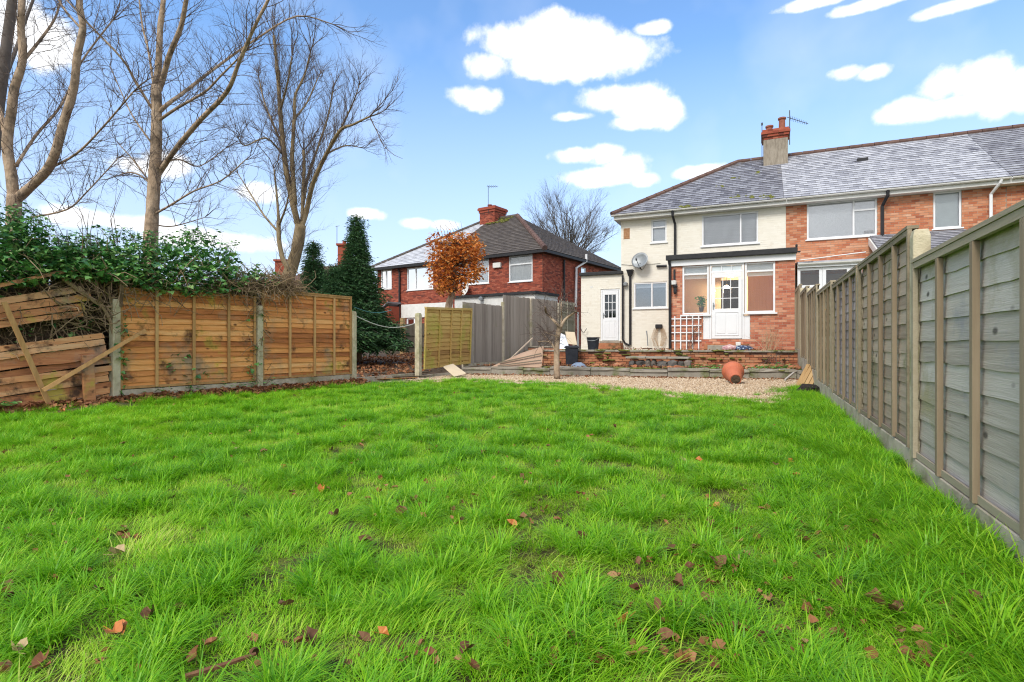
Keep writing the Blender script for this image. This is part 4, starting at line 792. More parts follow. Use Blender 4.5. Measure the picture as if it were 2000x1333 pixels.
mb = MB(); fbox(mb, FR, FR.t(965), FR.t(980), FR.z(972, 524), FR.z(972, 514), .01, .14); obj('alarm_box', mb, M['alarm'], label='beige alarm box on red brick between two upstairs windows', cat='alarm box', bevel=.02)
# flat roofed white addition in front of it
FX = Face((FR.O + nR * 2.2), FR.D); x0, x1 = FX.t(888), FX.t(998); xz = FX.z(895, 583)
ad = thing('white_addition', 'white rendered flat-roofed addition behind the closeboard fence', 'extension', wpt(FX, (x0 + x1) / 2, RZ0))
mb = MB(); fbox(mb, FX, x0, x1 + 1.4, RZ0, xz, -2.15, 0); obj('wall', mb, M['white_old'], ad); mb = MB(); fbox(mb, FX, x0 - .1, x1 + 1.5, xz + .002, xz + .13, -2.15, .12); obj('roof', mb, M['felt'], ad)
mb = MB(); q = FX.p(942, 584, .12); mb.lathe([(.02, -.1), (.11, -.09), (.12, .04), (.05, .1)], 10, Matrix.Translation(q)); mb.tube([q, FX.p(946, 580, .02)], .03, 5); obj('security_lamp', mb, M['metal_grey'], ad)
mb = MB(); fbox(mb, FR, FR.t(784.5), FR.t(885), FR.z(800, 621), FR.z(800, 595), .01, .05); obj('rendered_band', mb, M['white_old'], rh)
mb = MB(); mb.prism([FR.p(752, 622, .02), FR.p(781, 600, .02), FR.p(783, 600, .02), FR.p(783, 640, .02), FR.p(752, 640, .02)], Vector((nR.x, nR.y, 0)) * 1.0); obj('porch', mb, M['brick_red'], rh)
mb = MB(); a, b = FR.p(749, 624, 0), FR.p(784, 594, 0); o_ = Vector((nR.x, nR.y, 0)) * 1.15; mb.prism([a, b, b + o_, a + o_], (0, 0, .08)); obj('porch_roof', mb, M['slate_dark'], rh)
# far roofs beyond the trees
fh = thing('distant_house', 'distant house with brick chimneys seen between the conifers and bare tree', 'house', PD(610, 560, 62))
FF = Face(PD(610, 560, 62).xy, (CT, ST)); a0, a1 = FF.t(535), FF.t(735); zr, ze = FF.z(610, 512), FF.z(610, 560)
wall(fh, FF, a0, a1, 0, ze, [], .3, M['mortar_red'], None); mb = MB(); nF = Vector((FF.D.y, -FF.D.x)); 
roof_plane(fh, wpt(FF, a0, ze, .4), wpt(FF, a1, ze, .4), wpt(FF, a1 - 3, zr, -4.5), wpt(FF, a0 + 3, zr, -4.5), M['ridge'], tw=.6, ex=.5)
for (u, v0, v1, w) in ((548, 540, 507, 22), (670, 530, 476, 21)):
    fc = Face(wpt(FF, 0, 0, -4.).xy, FF.D); mb = MB(); fbox(mb, fc, fc.t(u - w / 2), fc.t(u + w / 2), fc.z(u, v0), fc.z(u, v1 + 4), -1, 0); fbox(mb, fc, fc.t(u - w / 2) - .15, fc.t(u + w / 2) + .15, fc.z(u, v1 + 4) + .003, fc.z(u, v1), -1.15, .15); mb.tube([fc.p(u, v1, -.5), fc.p(u, v1 - 6, -.5)], .22, 8); obj('chimney', mb, M['brick_red'], fh)
fc = Face(wpt(FF, 0, 0, -4.).xy, FF.D)
for (u, v) in ((656, 440), (676, 444)): mb = MB(); mb.tube([fc.p(u, 480, -.4), fc.p(u, v, -.4)], .035, 5); mb.tube([fc.p(u - 3, v + 2, -.4), fc.p(u + 5, v, -.4)], .025, 4); obj('aerial', mb, M['aerial'], fh)

# ------------------------------------------------------------------ fences
def slat_mesh(mb, Mx, L, h, th, rng, wav=.012, n=14, tilt=.024, notch=0, ends=0.0):
    k = rng.uniform(0, 500); pts = []
    for i in range(n + 1):
        x = L * i / n; e = wav * (mnoise.noise((x * 2.1 + k, 0, 0)) + .6 * mnoise.noise((x * 6.3 + k, 5, 0))); xt = x
        if ends: xt = x + (rng.uniform(-ends, ends) if i in (0, n) else 0)
        b = .004 * mnoise.noise((x * 1.5 + k, 9, 0))
        for (y, z) in ((-tilt + b, 0 + e), (-tilt - th + b, 0 + e), (-th * .55, h), (0, h)): pts.append(Mx @ Vector((xt + (rng.uniform(-ends, ends) * .5 if ends and i in (0, n) else 0), y, z)))
    mb.rnd = rng.random()
    mb.add(pts, [(i * 4 + a, i * 4 + (a + 1) % 4, (i + 1) * 4 + (a + 1) % 4, (i + 1) * 4 + a) for i in range(n) for a in range(4)] + [(3, 2, 1, 0), tuple(n * 4 + a for a in range(4))])
def lap_panel(parent, Mx, L, H, ns, studs, mat, mat_stud, mat_cap=None, rng=R, wav=.012, cap=True, tilt=.020, name='panel', stud_w=.045, th=.011, label=None, lean=0.0):
    """local frame: x along, -y towards the viewer, z up; the frame is the part, slats and studs its sub-parts"""
    mb = MB(); mb.rnd = rng.random()
    if cap: mb.box(-.0, L, -.062, .012, H - .002, H + .022, Mx)
    mb.box(.002, .045, -.058, -.030, .003, H - .004, Mx); mb.box(L - .045, L - .002, -.058, -.030, .003, H - .004, Mx)
    if cap: mb.box(.047, L - .047, -.056, -.030, H - .045, H - .004, Mx)
    mb.box(.047, L - .047, -.040, -.028, .004, .045, Mx)
    p = obj(name, mb, mat_cap or mat_stud, parent, label=label)
    ex_ = (H - .01) / ns
    for k in range(ns):
        m2 = MB(); slat_mesh(m2, Mx @ Matrix.Translation((.004, 0, .004 + k * ex_)), L - .008, ex_ + .025 if k < ns - 1 else ex_, th, rng, wav, tilt=tilt); obj('slat', m2, mat, p)
    for x in studs:
        m2 = MB(); m2.rnd = rng.random(); m2.box(x - stud_w / 2, x + stud_w / 2, -.060, -.027, -.0 + rng.uniform(.0, .02), H - (.048 if cap else -.03), Mx); obj('stud', m2, mat_stud, p, bevel=.003)
    return p
def post(parent, x, y, z0, z1, w=.10, mat=None, rot=0, lean=(0, 0)):
    mb = MB(); Mx = Matrix.Translation((x, y, z0)) @ Matrix.Rotation(rot, 4, 'Z'); h = z1 - z0
    mb.add([Mx @ Vector((sx * w / 2 * k + lean[0] * z, sy * w / 2 * k + lean[1] * z, z)) for (k, z) in ((1, 0), (1, h - .05), (.8, h)) for sx, sy in ((-1, -1), (1, -1), (1, 1), (-1, 1))], [(3, 2, 1, 0), (8, 9, 10, 11)] + [(r * 4 + i, r * 4 + (i + 1) % 4, r * 4 + 4 + (i + 1) % 4, r * 4 + 4 + i) for r in (0, 1) for i in range(4)])
    return obj('post', mb, mat or M['concrete'], parent, bevel=.008)
rf_ = thing('right_fence', 'long grey lap-panel fence on concrete posts along the right side', 'fence', (FENCE_X, 9, 0))
PYs = [.25, 2.45, 4.74, 7.05, 9.4, 11.72, 14.0, 16.3, 18.55]
spec = [(.13, 1.50, 10, 'wood_grey'), (.135, 1.505, 10, 'wood_grey'), (.18, 1.77, 14, 'wood_brown'), (.20, 1.775, 14, 'wood_purple'), (.24, 1.85, 14, 'wood_yellow'), (.40, 2.02, 14, 'wood_sage'), (.55, 2.20, 14, 'wood_brown'), (.75, 2.46, 14, 'wood_brown')]
for i, (zb, zt, ns, mt) in enumerate(spec):
    y0, y1 = PYs[i] + .055, PYs[i + 1] - .055; L = y1 - y0; H = zt - zb
    Mx = Matrix.Translation((FENCE_X, y1, zb)) @ Matrix.Rotation(-math.pi / 2, 4, 'Z')
    st = [L - (y - y0) for y in (3.49, 4.09, 2.9)] if i == 1 else [L * f for f in (.27, .52, .77)]
    lap_panel(rf_, Mx, L, H, ns, st, M[mt], M['wood_stud'], M['wood_cap'], wav=.009 if i > 1 else .012, th=.009, tilt=.007)
    mb = MB(); mb.rnd = R.random(); mb.box(FENCE_X - .045, FENCE_X + .01, y0 - .02, y1 + .02, -.25, zb - .006); obj('gravel_board', mb, M['concrete_pale'], rf_, bevel=.006)
for i, y in enumerate(PYs):
    zt = (1.55, 1.55, 1.745, 1.70, 1.80, 1.93, 2.16, 2.36, 2.4)[i]; post(rf_, FENCE_X + .005, y, -.2, zt, .105)
# left fence
lf = thing('left_fence', 'orange-brown lap-panel fence between three concrete posts on the left', 'fence', (-8.5, 7.3, 0))
PTS = [(-8.95, 5.11), (-8.48, 7.33), (-8.19, 9.58)]
for i in range(2):
    a, b = Vector(PTS[i]), Vector(PTS[i + 1]); d = (b - a).normalized(); L = (b - a).length - .11; zb, zt = ((.22, 1.80), (.24, 1.92))[i]
    Mx = Matrix.Translation((*(a + d * .055), zb)) @ Matrix.Rotation(math.atan2(d.y, d.x), 4, 'Z')
    lap_panel(lf, Mx, L, zt - zb, 17, [L * f for f in ((.24, .50, .77) if i == 0 else (.28, .55, .78))], M['wood_orange'], M['wood_batten'], wav=.014, cap=i == 1)
    mb = MB(); mb.box(0, L, -.03, .03, -.45, -.008, Mx); obj('gravel_board', mb, M['concrete_pale'], lf, bevel=.006)
for i, (x, y) in enumerate(PTS): post(lf, x + .03, y, -.2, (1.60, 1.62, 1.62)[i], .11, lean=((0.0, 0), (0.0, 0), (.0, 0))[i])
# collapsed panels at far left
FB = Face(PTS[0], (-.13, -.99)); FBr = Face(Vector(PTS[0]) - Vector((-.13, -.99)) * 0, (.13, .99))
def board(parent, name, fc, u0, v0, u1, v1, h, mat, off=.0, off1=None, th=.014, wav=.014, n=10, ends=.03, tilt=.012):
    """a board whose lower edge runs between two sighted points of the plane"""
    a, b = fc.p(u0, v0, off), fc.p(u1, v1, off if off1 is None else off1); d = (b - a); x = d.normalized(); nrm = Vector((fc.D.y, -fc.D.x, 0)); y = -(nrm - x * nrm.dot(x)).normalized(); z = x.cross(y)
    Mx = Matrix(((x.x, y.x, z.x, a.x), (x.y, y.y, z.y, a.y), (x.z, y.z, z.z, a.z), (0, 0, 0, 1))); mb = MB(); slat_mesh(mb, Mx, d.length, h, th, R, wav, n, tilt, ends=ends); return obj(name, mb, mat, parent)
bp = thing('collapsed_fence_panel', 'collapsed rotten lap panel sagging left of the first concrete post', 'fence panel', FBr.p(110, 800))
for (u0, v0, u1, v1, h) in ((-60, 606, 150, 572, .09), (-60, 620, 176, 587, .10), (-60, 634, 168, 604, .09), (-60, 648, 160, 618, .08)): board(bp, 'slat', FBr, u0, v0, u1, v1, h, M['wood_rot'], off=.02)
n = 12
for k in range(n):
    v0 = 688 + k * 13.2 + R.uniform(-3, 3); v1 = 662 + k * 11.9 + R.uniform(-4, 4); u1 = (200, 196, 205, 214, 210, 222, 217, 212, 216, 208, 216, 214)[k]
    board(bp, 'slat', FBr, -60, v0 + 6, u1, v1, .090 + R.uniform(-.012, .010), M['wood_rot'], off=.02 + .014 * (k % 2) + R.uniform(0, .012), wav=.024, ends=.05)
board(bp, 'slat', FBr, -60, 855, 190, 802, .12, M['wood_rot'], off=.05)
board(bp, 'stud', FBr, -6, 592, 88, 803, .06, M['wood_batten'], off=.14, th=.03, wav=.002, ends=.0, tilt=0)
mb = MB(); mb.box(-.075, .075, -.05, .0, -.1, .80, Matrix.Translation(FBr.p(166, 800, .14)) @ Matrix.Rotation(math.atan2(.99, .13), 4, 'Z') @ Matrix.Rotation(-.04, 4, 'Y')); obj('stump_board', mb, M['wood_rot'], bp, bevel=.01)
o = board(None, 'loose_batten', FBr, 72, 764, 273, 648, .05, M['wood_batten'], off=.24, off1=.20, th=.03, wav=.002, ends=0, tilt=0); o['label'] = 'loose diagonal batten propped across the first concrete post'; o['category'] = 'batten'
o = board(None, 'loose_rail', FBr, -40, 570, 162, 526, .05, M['wood_rot'], off=.12, th=.03, wav=.004, ends=0, tilt=0); o['label'] = 'loose rail lying in the ivy above collapsed panel'; o['category'] = 'rail'
# post and leaning panel beyond the gap
FG = Face((-8.08, 12.0), (.07, 1)); gp = PG(817, 737, .05)
tp = thing('gap_post', 'lone concrete post beside the leaning lap panel', 'post', (gp.x, gp.y, 0)); post(tp, gp.x, gp.y, -.2, PD(817, 612, (gp.xy.length) * .0 + (gp.y * CT - gp.x * ST)).z, .13)
lp_ = thing('leaning_panel', 'mossy lap panel leaning askew between lone post and closeboard fence', 'fence panel', FG.p(870, 730))
a, b = FG.p(826, 722, 0), FG.p(918, 712, .0); d = b - a; ang = math.atan2(d.y, d.x); Hh = (FG.z(824, 601) - FG.z(824, 722))
sh = Matrix.Identity(4); 
Mx = Matrix.Translation(a) @ Matrix.Rotation(ang, 4, 'Z') @ Matrix.Rotation(.06, 4, 'X') @ Matrix.Rotation(-.035, 4, 'Y')
lap_panel(lp_, Mx, d.length - .05, Hh, 14, [d.length * f for f in (.28, .52, .74)], M['wood_algae'], M['wood_algae'], wav=.02)
mb = MB(); fbox(mb, FG, FG.t(812) , FG.t(918), 0, FG.z(860, 723) - .1, -.06, -.01); obj('low_concrete_board', mb, M['concrete_pale'], label='mossy concrete gravel board under the leaning lap panel', cat='board')
mb = MB(); q0, q1 = FG.t(692), FG.t(811); fbox(mb, FG, q0, q1, -.1, .14, -.08, -.03); obj('ground_board', mb, M['concrete_pale'], label='concrete gravel board on the ground across the fence gap', cat='board')
# closeboard fence, board by board
cf = thing('closeboard_fence', 'grey vertical closeboard fence stepping up to the outhouse', 'fence', FG.p(1000, 690))
secs = [(905, 980, 590, 598, 708, 'v'), (984, 1034, 577, 583, 700, 'v'), (1038, 1088, 583, 589, 690, 'v')]
for (u0, u1, va, vb, vbt, _) in secs:
    t0, t1 = FG.t(u0), FG.t(u1); z0 = FG.z(u0, va); z1 = FG.z(u1, vb); zb = FG.z((u0 + u1) / 2, vbt) ; mb = MB(); fbox(mb, FG, t0, t1, zb - .5, zb - .005, -.06, -.01)
    gb = obj('gravel_board', mb, M['concrete_pale'], cf)
    mb = MB()
    for f in (.2, .75): zz = zb + (min(z0, z1) - zb) * f; fbox(mb, FG, t0, t1, zz, zz + .07, -.10, -.04)
    obj('rail', mb, M['board_grey'], cf)
    n = int((t1 - t0) / .115)
    for k in range(n):
        ta = t0 + (t1 - t0) * k / n; tb_ = ta + (t1 - t0) / n + .012; z = z0 + (z1 - z0) * (k + .5) / n + R.uniform(-.015, .015); mb = MB(); mb.rnd = R.random()
        vs = [wpt(FG, t, zz, o) for zz in (zb + R.uniform(-.02, .01), z) for (t, o) in ((ta, -.035), (tb_, -.022), (tb_, .0), (ta, -.025))]; mb.add(vs, [(3, 2, 1, 0), (4, 5, 6, 7), (0, 1, 5, 4), (1, 2, 6, 5), (2, 3, 7, 6), (3, 0, 4, 7)]); obj('board', mb, M['board_grey'], cf)
for (u, vt) in ((982, 590), (1036, 583), (1090, 592), (1121, 606)): q = FG.p(u, 690, .0); post(cf, q.x, q.y, 0, FG.z(u, vt), .10, M['concrete_pale'])
a = FG.t(1092); L = FG.t(1120) - a; q = wpt(FG, a, 0, 0); Mx = Matrix.Translation((q.x, q.y, FG.z(1105, 662))) @ Matrix.Rotation(math.atan2(FG.D.y, FG.D.x), 4, 'Z'); lap_panel(cf, Mx, L, FG.z(1105, 589) - FG.z(1105, 662), 12, [L * .5], M['wood_sage'], M['wood_sage'], cap=False)
# fence of the next garden, with an orange timber post
FQ = Face(PD(780, 650, 25).xy, (CT, ST)); q0, q1 = FQ.t(748), FQ.t(834)
fq = thing('back_garden_fence', 'dark closeboard fence across the next garden behind conifer', 'fence', wpt(FQ, (q0 + q1) / 2, .5)); n = 17
for k in range(n):
    ta = q0 + (q1 - q0) * k / n; mb = MB(); mb.rnd = R.random(); fbox(mb, FQ, ta, ta + (q1 - q0) / n + .01, FQ.z(780, 699), FQ.z(780, 633) + R.uniform(-.02, .02), -.02, .004 * (k % 2) + .004); obj('board', mb, M['board_dark'], fq)
for v in (655, 677): mb = MB(); fbox(mb, FQ, q0, q1, FQ.z(780, v + 1), FQ.z(780, v - 1), .012, .06); obj('rail', mb, M['board_dark'], fq)
q = FQ.p(789, 700, .3); mb = MB(); mb.box(q.x - .09, q.x + .09, q.y - .09, q.y + .09, .1, FQ.z(789, 622)); obj('timber_post', mb, M['plank_fresh'], label='orange timber post standing before the back garden fence', cat='post', bevel=.01)
# washing lines from the last left post
def line(name, label, pts, r, mat): mb = MB(); mb.tube(pts, r, 5); obj(name, mb, mat, label=label, cat='washing line')
a = Vector((-8.16, 9.58, 1.55)); b = PD(822, 628, 14.2)
line('washing_line', 'white washing line sagging from fence post to lone post', [a.lerp(b, k / 12) + Vector((0, 0, -.22 * math.sin(math.pi * k / 12))) for k in range(13)], .011, M['rope'])
a = Vector((-8.16, 9.6, 1.72)); line('washing_line', 'thin blue-green line running from fence post into the conifer', [a.lerp(PD(765, 606, 15), k / 8) + Vector((0, 0, -.1 * math.sin(math.pi * k / 8))) for k in range(9)], .007, M['rope_blue'])

# ------------------------------------------------------------------ trees
def limb(mb, pts, r0, r1, n=8, taper=1.0):
    P_ = [Vector(p) for p in pts]; out = []; m = len(P_)
    for i in range(m - 1):
        p0, p1, p2, p3 = P_[max(i - 1, 0)], P_[i], P_[i + 1], P_[min(i + 2, m - 1)]
        for k in range(4):
            t = k / 4; out.append(.5 * ((2 * p1) + (p2 - p0) * t + (2 * p0 - 5 * p1 + 4 * p2 - p3) * t * t + (3 * p1 - p0 - 3 * p2 + p3) * t ** 3))
    out.append(P_[-1]); N_ = len(out) - 1; k0 = R.uniform(0, 99)
    rad = [(r0 + (r1 - r0) * (i / N_) ** taper) * (1 + .09 * mnoise.noise((i * .45 + k0, 0, 0))) for i in range(N_ + 1)]
    mb.rnd = R.random(); mb.tube(out, rad, n, cap=True); return out, rad
def bare_tree(name, label, s, limbs, trunk_n, bark, twig, rng, dens=1.0, lens=(1.0, 2.2), up=.35, lev=2, spread=.8, nch=5, group=None, tr=.009, wob=.17, slim=.78):
    base = PD(*limbs[0][0][0][:2], s); t = thing(name, label, 'tree', (base.x, base.y, 0), group=group)
    tm, cm, tw = MB(), MB(), MB()
    for i, (px, w0, w1) in enumerate(limbs):
        pts = [PD(p[0], p[1], s + (p[2] if len(p) > 2 else 0)) for p in px]
        if i == 0: pts = [Vector((pts[0].x, pts[0].y, -.1))] + pts
        out, rad = limb(tm if i < trunk_n else cm, pts, w0 / F * s / 2 * slim, w1 / F * s / 2 * slim)
        tot = sum((out[k + 1] - out[k]).length for k in range(len(out) - 1)); acc = 0; nxt = rng.uniform(.1, .4) + (tot * .55 if i == 0 else .1)
        for k in range(len(out) - 1):
            sl = (out[k + 1] - out[k]).length; d = (out[k + 1] - out[k]).normalized()
            while acc + sl > nxt:
                q = out[k].lerp(out[k + 1], (nxt - acc) / sl); f = nxt / tot; a = d.orthogonal().normalized(); a.rotate(Matrix.Rotation(rng.uniform(0, 6.283), 3, d)); nd = d * .55 + a * spread + Vector((0, 0, up))
                twiggy(tw, q, nd, rng.uniform(*lens) * (1.15 - .5 * f), min(tr, rad[k] * .55), lev, rng, up * .35, .75, nch, 6, wob, 5, .5)
                nxt += rng.uniform(.12, .36) / dens
            acc += sl
        for k in range(0 if i == 0 else 4): twiggy(tw, out[-1], (out[-1] - out[-3]).normalized() + Vector((rng.gauss(0, .3), rng.gauss(0, .3), rng.gauss(0, .3))), rng.uniform(*lens), min(.02, rad[-1] * .8), lev, rng, up * .35, .7, nch, 6, wob, 5, .5)
    obj('trunk', tm, bark, t, smooth=True)
    if cm.f: obj('limbs', cm, bark, t, smooth=True)
    obj('crown', tw, twig, t); return t
TR = random.Random(21)
bare_tree('bare_tree', 'forked bare maple rising behind the ivy at far left', 15, [
    ([(27, 470), (27, 407), (28, 382)], 36, 31), ([(27, 390), (22, 342), (14, 281), (23, 216), (28, 173), (44, 119), (41, 54), (43, 0), (45, -90, 1)], 27, 13), ([(30, 392), (48, 376), (90, 335, -.3), (108, 299, -.5), (126, 234, -.6), (144, 173, -.7), (151, 108, -.8), (162, 54, -.9), (155, 0, -1), (168, -100, -1)], 24, 12),
    ([(14, 281), (0, 216, .4), (-25, 150, .8), (-40, 40, 1)], 14, 8), ([(31, 325), (70, 265, .6), (120, 205, 1.2), (160, 120, 1.8), (220, 40, 2.2)], 8, 4), ([(100, 328), (150, 300, -.8), (200, 250, -1.4), (260, 180, -2)], 6, 3), ([(60, 425), (130, 410, -.6), (170, 375, -1), (230, 310, -1.3)], 5, 2), ([(45, 120), (85, 70, .5), (110, 30, .9), (125, -30, 1)], 8, 4), ([(158, 56), (120, 10, .4), (100, -40, .6)], 6, 4)],
    3, M['bark'], M['twig'], TR, dens=1.7, lens=(.7, 1.9), lev=2, nch=6)
bare_tree('bare_tree', 'grey lichen-covered bare trunk leaning at the left picture edge', 19, [([(-30, 470), (-12, 300), (2, 170), (14, 80), (24, 0), (34, -120)], 30, 20), ([(0, 180), (30, 100, 1), (50, 40, 1.5), (80, -40, 2)], 10, 6)], 1, M['twig_far'], M['twig'], TR, dens=.5, lens=(.9, 2), lev=2, nch=4)
bare_tree('bare_tree', 'tall straight bare maple behind the middle of the ivy hedge', 14, [
    ([(294, 500), (296, 440), (299, 390), (302, 342), (305, 288), (306, 216), (305, 168)], 35, 22), ([(304, 180), (310, 119), (313, 54), (319, 0), (324, -110)], 17, 10), ([(306, 186), (317, 158), (331, 108, -.3), (353, 54, -.6), (364, 0, -.8), (384, -90, -1)], 15, 9),
    ([(306, 345), (318, 328), (346, 288, -.6), (392, 234, -1.3), (443, 180, -2), (468, 119, -2.4), (500, 47, -2.8), (545, -40, -3)], 15, 5), ([(308, 222), (330, 202), (360, 180, .5), (425, 130, 1.2), (500, 77, 1.9), (580, 32, 2.5), (650, 48, 3)], 11, 3), ([(307, 238), (345, 212, -.3), (400, 180, -.8), (430, 150, -1.2), (480, 100, -1.6)], 8, 3), ([(303, 418), (335, 400, -.4), (378, 374, -.9), (432, 353, -1.5), (479, 313, -2)], 6, 2),
    ([(300, 285), (266, 238, .3), (248, 205, .5), (215, 130, .8)], 5, 2), ([(303, 222), (266, 162, -.3), (238, 115, -.6), (173, 47, -1), (130, 0, -1.2)], 7, 3), ([(300, 366), (277, 345, .3), (252, 337, .5), (223, 346, .9)], 6, 2), ([(297, 362), (262, 315, .3), (234, 284, .6)], 5, 2), ([(304, 320), (350, 312, 1), (390, 325, 1.5), (440, 290, 2)], 6, 2), ([(300, 168), (290, 100, .5), (278, 50, .8), (272, 0, 1)], 6, 4), ([(305, 440), (340, 442, .4), (400, 425, .8)], 4, 2)],
    3, M['bark'], M['twig'], TR, dens=1.7, lens=(.6, 1.8), lev=2, nch=6)
bare_tree('bare_tree', 'olive-barked bare tree with upswept crown left of the conifers', 20, [
    ([(562, 560), (571, 520), (581, 483), (587, 440)], 38, 31), ([(584, 448), (573, 401), (560, 339), (553, 281), (547, 215), (544, 166), (539, 112), (535, 70)], 19, 7), ([(588, 445), (598, 415), (611, 360, -.5), (635, 306, -1.2), (664, 256, -2), (689, 244, -2.5), (722, 228, -3)], 17, 4),
    ([(576, 400), (572, 340), (571, 298), (575, 228), (577, 186), (594, 150), (606, 104)], 15, 4), ([(590, 432), (592, 380), (594, 330), (593, 294)], 11, 8), ([(592, 400), (601, 347, .8), (619, 294, 1.4), (640, 230, 2), (650, 180, 2.4)], 10, 4), ([(552, 285), (530, 235, .8), (515, 195, 1.3), (505, 150, 1.6)], 8, 3), ([(548, 215), (562, 160, -1), (570, 110, -1.4)], 7, 3), ([(577, 230), (600, 200, 1), (622, 150, 1.6)], 7, 3), ([(640, 300), (675, 285, 1), (710, 290, 1.7)], 6, 2), ([(664, 256), (690, 200, -1), (702, 165, -1.5)], 6, 2), ([(550, 300), (520, 270, -1), (480, 285, -2), (465, 270, -2.5)], 6, 2)],
    3, M['bark_olive'], M['twig'], TR, dens=2.6, lens=(.9, 2.0), lev=2, up=.6, spread=.65, nch=7, slim=.66)
bare_tree('bare_sapling', 'thin fan of bare sapling stems left of the olive-barked tree', 19, [([(563, 545), (552, 505), (545, 470), (544, 434)], 14, 10), ([(545, 440), (541, 385), (535, 330)], 8, 3), ([(545, 455), (515, 420, .5), (490, 380, 1), (465, 340, 1.4)], 6, 2), ([(545, 440), (560, 400, -.6), (566, 360, -1)], 6, 2)], 1, M['bark_olive'], M['twig'], TR, dens=1.3, lens=(1.0, 2.2), lev=1, up=.45, nch=6)
# broad far tree between the houses
bt = thing('far_tree', 'broad bare round-crowned tree standing beyond the red and cream houses', 'tree', PD(1112, 640, 58)); tm, tw = MB(), MB(); b0 = PD(1112, 640, 58); b0.z = 0; b1 = PD(1108, 500, 58)
out, rad = limb(tm, [b0, b0.lerp(b1, .6), b1], .5, .38, 8)
for k in range(38):
    a = 2 * math.pi * k / 9 + TR.uniform(-.2, .2); twiggy(tw, b1 - Vector((0, 0, TR.uniform(0, 2.2))), (math.cos(a) * .75, math.sin(a) * .75, TR.uniform(.25, 1.3)), TR.uniform(5.0, 7.2), .07, 3, TR, .16, .65, 7, 6, .13, 5, .55)
obj('trunk', tm, M['twig_far'], bt, smooth=True); obj('crown', tw, M['twig_far'], bt)
# copper beech
be = thing('copper_beech', 'small beech with clipped crown of orange-brown winter leaves', 'tree', PD(878, 640, 19.5)); tm, cm, lv = MB(), MB(), MB(); s = 19.5
pts = [PD(872, 660, s), PD(876, 600, s), PD(884, 572, s), PD(890, 548, s), PD(888, 520, s), PD(892, 480, s)]; limb(tm, pts, .15, .04, 8)
bpts = []
for k in range(470):
    for _ in range(50):
        u, v = R.uniform(832, 946), R.uniform(455, 566); lo, hi = (842, 938) if v < 520 else (834 + (v - 520) * .35, 946 - (v - 520) * .55)
        if v > 535: lo, hi = 846 + (v - 535) * .3, 935 - (v - 535) * 1.1
        if lo < u < hi and v > 462 + 6 * math.sin(u * .25) + 4 * math.sin(u * .11): break
    bpts.append(PD(u, v, s + R.gauss(0, .45)))
core = [Vector(p) for p in pts[2:]]
for p in bpts[::2]:
    q = min(core, key=lambda c: (c - p).length + max(0, c.z - p.z) * 2); cm.tube([q, q.lerp(p, .5) + Vector((R.gauss(0, .05), R.gauss(0, .05), .05)), p], [.016, .01, .004], 3, cap=False)
for p in bpts: leaves(lv, [p + Vector((R.gauss(0, .11), R.gauss(0, .11), R.gauss(0, .10))) for k in range(R.randrange(4, 15))], (.07, .18), R, 'beech', .6)
for k in range(9): u = 850 + k * 6; cm.tube([PD(u + 20, 500, s), PD(u + 5, 450, s), PD(u - 4 + R.uniform(-8, 8), 432, s)], [.012, .008, .003], 3, cap=False)
obj('trunk', tm, M['bark'], be, smooth=True); obj('branches', cm, M['twig'], be); obj('crown', lv, M['beech'], be)
# conifers
def conifer(label, u, vb, vt, s, rw, n, rng):
    b, tp_ = PD(u, vb, s), PD(u, vt, s); H = tp_.z - b.z; t = thing('conifer', label, 'tree', (b.x, b.y, b.z)); tm, br, lv = MB(), MB(), MB(); tm.tube([b, b.lerp(tp_, .5), tp_], [.16, .09, .015], 7); obj('trunk', tm, M['bark'], t)
    rad = rw / F * s
    for k in range(n):
        f = rng.random() ** 1.25 * .99; z = b.z + H * (.04 + .95 * f); a = rng.uniform(0, 6.283); r = rad * 1.12 * ((1 - f) ** 1.2) * rng.uniform(.7, 1.12) * (1 + .35 * mnoise.noise((math.cos(a) * 1.2 + u, math.sin(a) * 1.2, z * 1.1))) + .03; d = Vector((math.cos(a), math.sin(a), 0)); p0 = Vector((b.x, b.y, z + r * .15)); p1 = p0 + d * r * .6 + Vector((0, 0, r * .10)); p2 = p0 + d * r + Vector((0, 0, -r * .05 + .05))
        br.tube([p0, p1, p2], [.014, .009, .003], 3, cap=False); m = int(9 + r * 16)
        for j in range(m):
            g = .3 + .72 * (j / m); q = (p0.lerp(p1, g / .6) if g < .6 else p1.lerp(p2, (g - .6) / .4)); e = .10 + .17 * (1 - g); w = rng.uniform(-1, 1); sd_ = d.cross(Vector((0, 0, 1))); q2 = q + sd_ * w * e * 1.6 + Vector((0, 0, rng.uniform(-.10, .04)))
            leaves(lv, [q2, q2 + Vector((rng.gauss(0, .06), rng.gauss(0, .06), rng.gauss(0, .05)))], (.14 * (1 - .5 * f), .26 * (1 - .5 * f)), rng, 'needle', .35, facing=d * 1.1)
    obj('branches', br, M['twig'], t); obj('foliage', lv, M['conifer'], t)
conifer('tall dark green conifer with pointed top beside the red house', 697, 705, 420, 17.5, 84, 900, R)
conifer('shorter dark conifer left of the tall pointed one', 612, 690, 470, 18.5, 64, 560, R)
conifer('squat dark conifer filling the gap below the two others', 655, 700, 515, 16.8, 80, 560, R)
